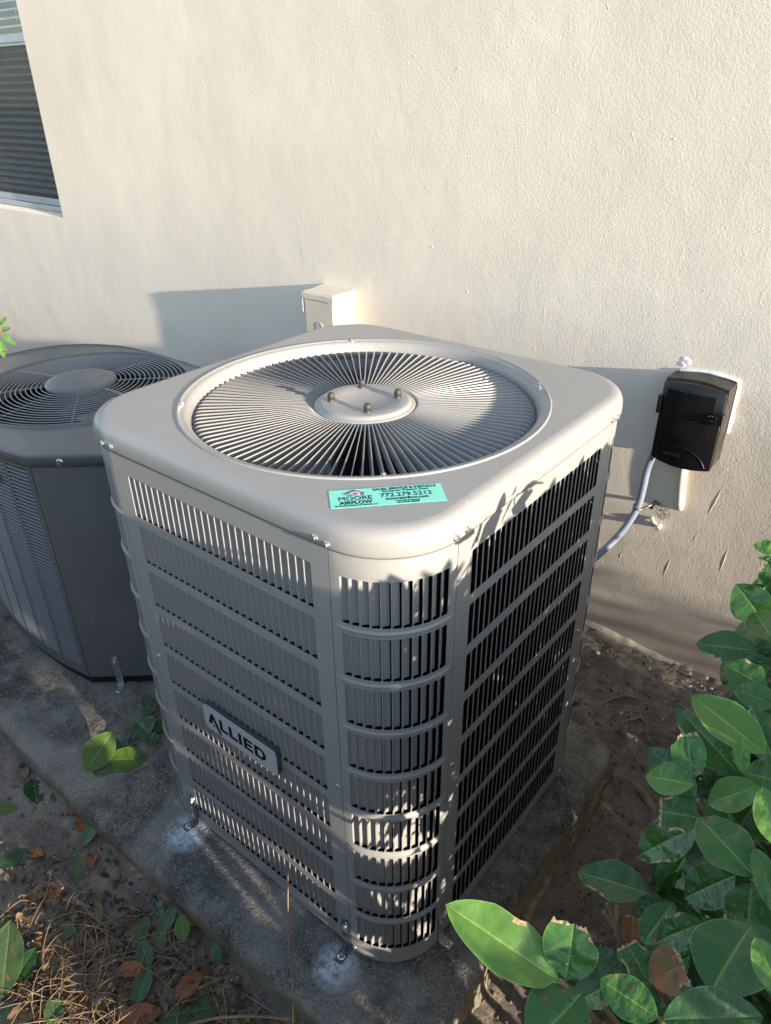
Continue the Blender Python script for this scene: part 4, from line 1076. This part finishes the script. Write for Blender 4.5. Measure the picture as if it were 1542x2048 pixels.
o = link('low_hedge', me); tag(o, 'low green hedge growing along the house wall right of the shrub', 'hedge')
# added unseen hedge behind the camera, put there to block low sky light
mb = MB(); hx = list(np.arange(-8, 7.01, .12)); prof_h = [(-2.55, -.2), (-2.5, .2), (-2.52, .55), (-2.5, .8), (-2.55, 1.1), (-2.75, 1.32), (-3.1, 1.4), (-3.5, 1.35), (-3.7, 1.1), (-3.75, 0), (-3.7, -.2)]
Lh = []
for x in hx:
    row = []
    for (y, z) in prof_h:
        v = Vector((x, y, z)); q = mnoise.fractal(v * 2.2, 1, 2, 3) * .12; row.append((x + q * .3, y + q, z + (q if z > .2 else 0)))
    Lh.append(row)
mb.loops(Lh, False, True)
blocker_b = mb.build('foliage', mat('blocker_green', (.018, .035, .012), .8, color2=(.05, .085, .025), vscale=9, bump=.03, bscale=30))
hb = thing('sky_block_hedge', 'added hedge-shaped sky blocker, unseen behind the camera', 'hedge', (0, -3.1, 0)); blocker_b.parent = hb; blocker_b.location = (0, 3.1, 0)
mb = MB(); rnd = random.Random(77)
for k in range(5200):
    x = rnd.uniform(-7.5, 6.5); z = rnd.uniform(0, 1.4); P = Vector((x, -2.52 + rnd.uniform(-.05, .06) - (.25 if z > 1.27 else 0), z)); L = rnd.uniform(.05, .09)
    d_ = Vector((rnd.gauss(0, 1), rnd.gauss(.5, .5), rnd.gauss(0, 1))).normalized(); w_ = d_.cross(Vector((rnd.gauss(0, 1), rnd.gauss(0, 1), rnd.gauss(0, 1)))).normalized() * L * .28
    mb.add([P, P + d_ * L * .5 + w_, P + d_ * L, P + d_ * L * .5 - w_], [(0, 1, 2, 3)])
o = mb.build('leaf_layer', mat('blocker_leaf', (.022, .05, .015), .5, color2=(.05, .10, .03), vscale=6), hb, (0, 3.1, 0)); o['kind'] = 'stuff'
# stems
stems = [((1.10, -.42), (1205, 2010, .66)), ((1.10, -.42), (1122, 1962, .62)), ((1.12, -.3), (1395, 1600, .79)), ((1.12, -.3), (1430, 1650, .82)), ((1.15, -.2), (1540, 1320, .92)), ((1.14, -.25), (1505, 1760, .75)), ((1.12, -.35), (1310, 1795, .98)), ((1.15, -.2), (1500, 1555, .79)), ((1.1, -.4), (1310, 1965, .74)), ((1.1, -.4), (1320, 2038, .61)), ((1.15, -.2), (1560, 1105, .97))]
for (gx, gy), (sx, sy, d) in stems:
    a_ = Vector((gx, gy, gh(gx, gy) - .01)); b_ = at(sx, sy, d * HK); m1 = a_.lerp(b_, .45) + Vector((.05, .03, .0)); m1.x = max(m1.x, .98)
    pts = spline([a_ - SI, a_.lerp(m1, .5) + Vector((.02, 0, .02)) - SI, m1 - SI, m1.lerp(b_, .6) + Vector((.02, .01, -.01)) - SI, b_ - SI], 5)
    mb = MB(); n_ = len(pts); mb.tube(pts, [.009 * (1 - i / n_) + .0018 for i in range(n_)], 7); mb.build('stem', TWIG, shrub)
fork = at(1242, 1890, .90)
mb = MB()
for (sx, sy) in ((1207, 1824), (1214, 1806), (1234, 1812)): mb.tube([fork - SI, at(1230, 1855, .89) - SI, at(sx, sy, .88) - SI], [.0022, .0025, .0024], 7)
mb.build('bare_twig', TWIG, shrub)

# leafy branch at the far left
br = thing('shrub', 'small leafy branch tip poking in at the left edge before the wall', 'shrub', (-1.36, -.17, 1.05))
BI = br.location.copy()
mb = MB(); p0 = at(-70, 780, 2.6); mb.tube([p0 - BI, at(-20, 700, 2.6) - BI, at(2, 668, 2.6) - BI, at(4, 640, 2.6) - BI], [.004, .003, .002, .0012], 6)
mb.tube([Vector((-2.30, -.55, gh(-2.3, -.55))) - BI, Vector((-1.9, -.4, .6)) - BI, p0 - BI], [.012, .009, .004], 7); mb.build('stem', TWIG, br)
for (bx, by2, tx, ty, w) in ((2, 680, 8, 716, 12), (0, 668, 32, 690, 12), (2, 662, 20, 655, 10), (-2, 650, 12, 634, 9), (0, 655, -16, 640, 10), (0, 672, -20, 690, 10), (-8, 700, 16, 700, 10), (-20, 700, -2, 722, 12)):
    B = at(bx, by2, 2.6); T_ = at(tx, ty, 2.58); toc = (CP - B).normalized()
    place_leaf(br, rnd.choice(['p0', 'p1', 'p2']), B, T_, (toc + Vector((0, 0, .5))), (w / math.hypot(tx - bx, ty - by2)) / .5)

# ------------------------------------------------------------------ fallen leaves, sprig, straw
GM = {'grn': LGRD, 'fresh': LGRD2, 'tan': LTAN, 'rust': LRUST, 'deep': LDK}
FM = {}
for kx, M_ in GM.items():
    for i in range(2): FM[kx + str(i)] = leaf_mesh('fallen_leaf', M_, .5 + .08 * i, .3 if kx in ('tan', 'rust') else .12, .35 if kx in ('tan', 'rust') else .12, 70 + i, bite=0, wav=.03 if kx in ('tan', 'rust') else .012)
FALL = [
 (185, 1668, 55, 60, 'grn0', 'pale green fallen leaf against the pad edge, lit from above', 20),
 (70, 1582, 55, 100, 'deep1', 'dark green fallen leaf on bare sand by the left pad edge', 0),
 (8, 1620, 40, 10, 'fresh0', 'yellow-green fallen leaf at the left picture edge on sand', 0),
 (28, 1720, 48, 30, 'deep0', 'dark green fallen leaf beside a red-brown one on the sand', 0),
 (70, 1707, 32, 170, 'rust0', 'narrow red-brown fallen leaf beside the dark green one', 0),
 (158, 1742, 42, 85, 'grn0', 'narrow grey-green leaf standing on end by the dry twig cluster', 40),
 (190, 1823, 52, 120, 'tan0', 'broad tan leaf with orange tip lying on dark soil', 0),
 (82, 1787, 42, 40, 'tan1', 'tan dry leaf pointing lower left above the straw', 0),
 (112, 1782, 32, 100, 'rust1', 'small russet curled leaf beside the tan dry leaf', 0),
 (32, 1868, 52, 35, 'tan0', 'long tan pointed leaf near the left picture edge', 0),
 (130, 1865, 44, 170, 'grn1', 'round veined olive leaf lying flat above the straw', 0),
 (22, 1940, 95, 80, 'grn1', 'large grey-green leaf standing upright at the lower left edge', 50),
 (50, 1945, 55, 60, 'deep1', 'dark shaded leaf tucked behind the large upright leaf', 20),
 (15, 1855, 38, 120, 'deep0', 'small dark green leaf at the left edge above the tan pointed leaf', 0),
 (10, 2025, 70, 60, 'grn0', 'pale mottled leaf in the bottom left picture corner', 0),
 (52, 2030, 55, 40, 'tan1', 'crumpled brown leaf beside the bottom left corner leaf', 0),
 (110, 2030, 44, 95, 'grn1', 'small green leaf at the bottom edge among straw', 20),
 (283, 1870, 46, 60, 'grn0', 'green leaf of a sprig trio, leftmost, propped on a straw', 20),
 (335, 1845, 44, 60, 'grn1', 'green leaf of a sprig trio, topmost, catching light', 20),
 (322, 1878, 38, 95, 'grn0', 'heart-shaped green leaf below the topmost sprig leaf', 10),
 (290, 1912, 44, 110, 'grn1', 'pale green leaf under the sprig, above an orange curled one', 15),
 (315, 1817, 40, 110, 'deep0', 'dark green leaf near the pad edge above the sprig trio', 0),
 (366, 1862, 42, 95, 'fresh1', 'upright green leaf right of the heart-shaped one', 30),
 (440, 1890, 52, 95, 'deep1', 'dark rounded green leaf leaning on the pad edge', 15),
 (285, 1975, 56, 70, 'grn0', 'narrow curved green leaf below the orange curled leaf', 10),
 (264, 1945, 44, 10, 'rust0', 'orange-brown curled leaf in the straw', 10),
 (378, 1972, 48, 40, 'rust1', 'crumpled orange-brown leaf right of the straw patch', 15),
 (378, 1990, 44, 10, 'tan1', 'golden curled leaf just below the crumpled orange one', 10),
 (370, 2020, 110, 8, 'grn1', 'large pale green leaf at the bottom edge left of the dry stem', 0),
 (280, 2035, 62, 15, 'rust0', 'bright orange dry leaf at the bottom edge', 10),
 (385, 1842, 32, 150, 'rust1', 'orange curled leaf tip touching the pad edge', 10),
 (150, 1628, 28, 20, 'rust0', 'small orange leaf scrap by the pad edge above the pale leaf', 10),
 (168, 1648, 34, 60, 'rust1', 'dark red curled leaf just above the pale green leaf', 15),
 (183, 1715, 40, 95, 'rust0', 'russet leaf hanging below the pale green leaf', 0),
 (105, 1702, 30, 60, 'tan0', 'ragged sandy leaf scrap on the sunlit sand', 0),
 (45, 1545, 36, 95, 'tan1', 'brown dry leaf on sand near the upper left pad edge', 0),
]
rnd = random.Random(9)
for (cx, cy, lpx, ang, key, lab, stand) in FALL:
    c_ = onz(cx, cy, gh(-.3, -.8)); c_.z = ghn(c_.x, c_.y) + .006
    dist = (CP - c_).length; L = lpx / FPX * dist * 1.1
    q2 = onz(cx + 30 * math.cos(R(ang)), cy - 30 * math.sin(R(ang)), c_.z); ax = (q2 - c_); ax.z = 0; ax.normalize()
    ax = (ax + Vector((0, 0, math.sin(R(stand)) * .8))).normalized()
    o = bpy.data.objects.new('fallen_leaf', FM[key]); COL.objects.link(o)
    B = c_ - ax * L / 2
    if stand: B.z = c_.z
    T_ = B + ax * L; nrm = Vector((rnd.gauss(0, .25), rnd.gauss(-.15, .25), 1))
    frame_leaf(o, B, T_, nrm, 1.0); tag(o, lab, 'leaf', 'fallen leaves on the soil')
# sprig on the pad
sp = thing('fallen_sprig', 'fallen leafy sprig with two big yellow-green leaves lying on the pad', 'sprig', onz(250, 1500, PT))
SP = sp.location.copy()
def pl(key, bx, by2, tx, ty, w, hb=.012, ht=.012, up=Vector((0, -.3, 1))):
    B = onz(bx, by2, PT + hb); T_ = onz(tx, ty, PT + ht); o = bpy.data.objects.new('leaf', FM[key]); COL.objects.link(o)
    Lp = math.hypot(tx - bx, ty - by2); frame_leaf(o, B - SP, T_ - SP, up, (w / Lp) / (.5 + .08 * int(key[-1])) * 1.1); o.parent = sp
pl('fresh0', 172, 1543, 224, 1462, 62, .008, .065, Vector((.5, -.6, .8))); pl('fresh1', 213, 1522, 292, 1514, 50, .012, .010); pl('grn0', 186, 1543, 228, 1546, 26, .003, .003)
pl('grn1', 245, 1490, 270, 1478, 26); pl('grn0', 250, 1500, 272, 1500, 22); pl('deep0', 300, 1470, 268, 1440, 40); pl('grn1', 300, 1465, 322, 1442, 30); pl('deep1', 232, 1470, 248, 1495, 28); pl('grn0', 290, 1508, 262, 1508, 18)
pl('deep0', 318, 1480, 290, 1475, 24); pl('grn1', 310, 1420, 280, 1420, 22); pl('grn0', 300, 1410, 283, 1395, 14)
mb = MB(); mb.tube([onz(236, 1496, PT + .012) - SP, onz(262, 1488, PT + .016) - SP, onz(292, 1475, PT + .014) - SP, onz(325, 1458, PT + .008) - SP], .0018, 6); mb.build('stem', TWIG, sp)
# loose litter
def litter(seed, num, keys):
    rnd = random.Random(seed); mb = MB(); luv = []
    base = leaf_mesh('tmp', LTAN, .5, .35, .5, 5, nl=4, nw=1, wav=.05); bv = [v.co.copy() for v in base.vertices]; bf = [tuple(p.vertices) for p in base.polygons]; buv = [tuple(l.uv) for l in base.uv_layers[0].data]
    k = 0
    while k < num:
        x = rnd.uniform(0, 640); y = rnd.uniform(1560, 2100)
        edge = 1450 + .915 * x if x > 0 else 1450
        if y < edge + 8 and x > 10: continue
        wgt = min(1, max(0.05, (y - 1640) / 260)) 
        if rnd.random() > wgt: continue
        c_ = onz(x, y, -.06); c_.z = ghn(c_.x, c_.y)
        if c_.y > -.645: continue
        L = rnd.uniform(.012, .040); a_ = rnd.uniform(0, 2 * PI); dirv = Vector((math.cos(a_), math.sin(a_), rnd.gauss(0, .3))).normalized()
        nr = Vector((rnd.gauss(0, .5), rnd.gauss(0, .5), 1)); nz = (nr - dirv * nr.dot(dirv)).normalized(); ay = nz.cross(dirv) * rnd.uniform(.5, 1.4)
        mb.add([c_ + Vector((0, 0, .003)) + (dirv * (v.x - .5) + ay * v.y + nz * v.z) * L for v in bv], bf, True); luv += buv; k += 1
    bpy.data.meshes.remove(base); return mb, luv
for seed, num, M_ in ((1, 520, LTAN), (2, 150, LRUST), (4, 500, mat('rotted_leaf', (.05, .034, .022), .8, var=.5, vscale=30))):
    mb, luv = litter(seed, num, None); me = mb.mesh('leaf_litter', M_); uvl = me.uv_layers.new(name='UV')
    for i, uv in enumerate(luv): uvl.data[i].uv = uv
    o = link('leaf_litter', me); o['kind'] = 'stuff'; tag(o, {1: 'scattered small tan leaf scraps on the soil by the pad', 2: 'scattered small rust-red leaf scraps on the soil by the pad', 4: 'rotted dark brown leaf fragments covering the soil'}[seed], 'leaf litter')
mb = MB(); rnd = random.Random(12); k = 0
while k < 420:
    x = rnd.gauss(190, 130); y = rnd.gauss(1960, 90)
    if y < 1470 + .915 * max(0, x) or y > 2120 or x < -20: continue
    c_ = onz(x, y, -.06); L = rnd.uniform(.03, .16) if k < 150 else rnd.uniform(.02, .06); a_ = rnd.gauss(R(20), 1.0); d_ = Vector((math.cos(a_), math.sin(a_), 0)); bend = rnd.gauss(0, .12)
    pts = []
    for i in range(5):
        t = i / 4 - .5; p = c_ + d_ * L * t + Vector((-d_.y, d_.x, 0)) * L * bend * (1 - 4 * t * t); p.z = ghn(p.x, p.y) + .004 + rnd.uniform(0, .006) + (.012 * (1 - 4 * t * t) if L > .08 else 0); pts.append(p)
    mb.tube(pts, [.0007, .0010, .0010, .0009, .0006] if k < 150 else .00045, 4); k += 1
o = mb.build('straw', STRAW); o['kind'] = 'stuff'; tag(o, 'thin dry straw and grass stalks scattered over the soil', 'straw')
# kinked dry twigs
TW = [([(0, 1833), (42, 1802), (72, 1808)], 'dry kinked straw stalk at the left picture edge'), ([(122, 1753), (155, 1778), (190, 1776), (222, 1758)], 'pale bent twig above the broad tan leaf'),
      ([(90, 1843), (150, 1820), (180, 1828), (208, 1846)], 'pale bent twig just below the broad tan leaf'), ([(208, 1846), (212, 1886), (196, 1960)], 'forked dry stalk running down from the bent twig'),
      ([(228, 1834), (232, 1876), (200, 1965)], 'long dry stalk right of the forked one'), ([(166, 1850), (122, 1925), (100, 1990)], 'straight dry stalk slanting across the straw patch'),
      ([(170, 1860), (168, 1915), (158, 1958), (125, 2008)], 'kinked dry stalk crossing the straw patch'), ([(40, 1988), (110, 1975), (165, 1962)], 'dark horizontal twig above the bottom leaves'),
      ([(140, 1918), (210, 1885), (260, 1874), (300, 1882)], 'long pale stalk running right towards the sprig leaves'), ([(250, 1803), (278, 1818)], 'short white straw bit near the pad'), ([(235, 1806), (243, 1796)], 'tiny white straw bit beside the short one'),
      ([(38, 1560), (44, 1535), (50, 1526), (56, 1530)], 'thin curled pale twig by the upper left pad edge'), ([(310, 1905), (350, 1912), (380, 1935), (438, 1952)], 'dry stalk passing under the dark rounded leaf'), ([(472, 1925), (445, 1965), (450, 2005), (448, 2060)], 'bent dry stalk below the dark rounded leaf'),
      ([(480, 1975), (530, 2005), (575, 2035)], 'flat dry grass blade slanting to the standing stem base')]
for pts_, lab in TW:
    P3 = []
    for i, (x, y) in enumerate(pts_):
        p = onz(x, y, -.06); p.z = ghn(p.x, p.y) + .006 + .006 * (i % 2); P3.append(p)
    mb = MB(); mb.tube(spline(P3, 3) if len(P3) > 2 else P3, .0013, 5); tag(mb.build('dry_stalk', STRAW), lab, 'stalk', 'dry stalks on the soil')
st0 = onz(586, 2046, -.085); st0.z = ghn(st0.x, st0.y) - .003
P3 = [st0, at(585, 1965, (CP - st0).length - .05), at(577, 1880, (CP - st0).length - .09), at(576, 1780, (CP - st0).length - .14), at(577, 1700, (CP - st0).length - .18), at(581, 1662, (CP - st0).length - .20)]
mb = MB(); mb.tube(spline(P3, 4), [.0030 - .0022 * min(1, i / 14) for i in range(21)], 6); tag(mb.build('standing_straw', STRAW), 'single tall dry grass stem standing upright in front of the pad', 'grass stem')
P3 = [onz(x, y, -.05) for x, y in ((575, 2040), (520, 2034), (440, 2036), (370, 2052), (300, 2080))]
mb = MB(); mb.tube(spline(P3, 4), .0024, 5); mb.tube([p + Vector((0, .006, -.004)) for p in spline(P3, 4)], .0018, 5); tag(mb.build('dry_grass', STRAW), 'long arched dry grass blade lying along the bottom edge', 'grass blade')
# roots and pebbles on the right
def root(path, r, lab, rz=.0):
    P3 = []
    for (x, y, lift) in path:
        p = onz(x, y, -.09); 
        for _ in range(3): p = onz(x, y, ghn(p.x, p.y))
        p.z += lift; P3.append(p)
    s_ = spline(P3, 6); n_ = len(s_); mb = MB()
    s_ = [p + Vector((mnoise.noise(p * 30), mnoise.noise(p * 33 + Vector((3, 0, 0))), 0)) * .004 for p in s_]
    mb.tube(s_, [r * (.35 + .65 * math.sin(PI * (i + 1) / (n_ + 1))) * (1 + .2 * mnoise.noise(p * 40)) for i, p in enumerate(s_)], 9); tag(mb.build('tree_root', ROOTM), lab, 'root', 'roots showing in the soil')
root([(1185, 1436, -.002), (1210, 1405, .0), (1250, 1393, .0), (1290, 1398, -.004)], .0055, 'uppermost curved pale root in the soil beyond the pad corner')
root([(1205, 1450, -.002), (1232, 1428, .001), (1262, 1422, .0), (1290, 1428, -.002)], .0045, 'middle curved pale root beyond the pad corner')
root([(1222, 1470, -.004), (1250, 1445, .0), (1278, 1435, .001), (1292, 1448, .0), (1296, 1480, -.003)], .0045, 'forked pale root bending down towards the shrub')
root([(1262, 1372, -.002), (1296, 1390, .0), (1306, 1415, .0), (1292, 1440, -.002)], .003, 'thin hooked root near the house wall')
root([(1205, 1592, -.02), (1155, 1650, .002), (1095, 1745, .006), (1050, 1830, .004), (1020, 1900, -.01)], .022, 'thick dark root running along the right side of the pad')
root([(1222, 1545, -.006), (1275, 1575, .0), (1310, 1640, .0), (1290, 1700, -.01)], .016, 'gnarled root arching under the shrub leaves')
mb = MB(); rnd = random.Random(4)
def pebble(c_, r_):
    bm_v = []; n1, n2 = 5, 7
    lp_ = []
    for i in range(n1 + 1):
        ph = PI * i / n1; lp_.append([(c_.x + r_ * math.sin(ph) * math.cos(2 * PI * j / n2) * rnd.uniform(.8, 1.25), c_.y + r_ * math.sin(ph) * math.sin(2 * PI * j / n2) * rnd.uniform(.8, 1.2), c_.z + r_ * .65 * math.cos(ph)) for j in range(n2)])
    mb.loops(lp_, True, True)
for (x, y, s_) in ((1340, 1328, .0065), (1353, 1325, .0065), (1379, 1347, .008), (1412, 1356, .010), (1298, 1337, .006), (1300, 1322, .005), (1423, 1378, .007), (1380, 1372, .006), (1195, 1306, .009), (1403, 1372, .005)):
    p = onz(x, y, -.02)
    for _ in range(3): p = onz(x, y, ghn(p.x, p.y))
    pebble(p, s_)
for k in range(200):
    x = rnd.uniform(.15, .85); y = rnd.uniform(.35, .95); p = Vector((x, y, ghn(x, y))); pebble(p, rnd.uniform(.0012, .004))
for k in range(260):
    x = rnd.uniform(-1.4, .2); y = rnd.uniform(-1.1, -.64); p = Vector((x, y, ghn(x, y))); pebble(p, rnd.uniform(.001, .0032))
crumb = mb; mb = MB()
for k in range(1500):
    if k % 3 == 0: x = rnd.uniform(-1.5, .3); y = rnd.uniform(-1.15, -.63)
    else: x = rnd.uniform(.1, .95); y = rnd.uniform(-.6, .95)
    r_ = rnd.uniform(.0015, .0065) * (1 if rnd.random() < .9 else 1.8); p = Vector((x, y, ghn(x, y) + r_ * .2)); pebble(p, r_)
for k in range(260):
    x = rnd.uniform(.12, .9); y = rnd.uniform(-.55, .94); a_ = rnd.uniform(0, PI); l = rnd.uniform(.008, .035); p = Vector((x, y, ghn(x, y) + .002)); d_ = Vector((math.cos(a_), math.sin(a_), rnd.gauss(0, .15)))
    mb.tube([p - d_ * l / 2, p + Vector((0, 0, .001)), p + d_ * l / 2], rnd.uniform(.0005, .0014), 4)
o = mb.build('soil_crumbs', mat('crumb', (.05, .038, .028), .95, color2=(.24, .185, .14), vscale=18, bump=.001, bscale=120)); o['kind'] = 'stuff'; tag(o, 'loose soil crumbs and bark bits strewn over the ground', 'soil crumbs')
mb = crumb
o = mb.build('gravel', STONE); o['kind'] = 'stuff'; tag(o, 'small pale pebbles and grit scattered on the soil', 'gravel')
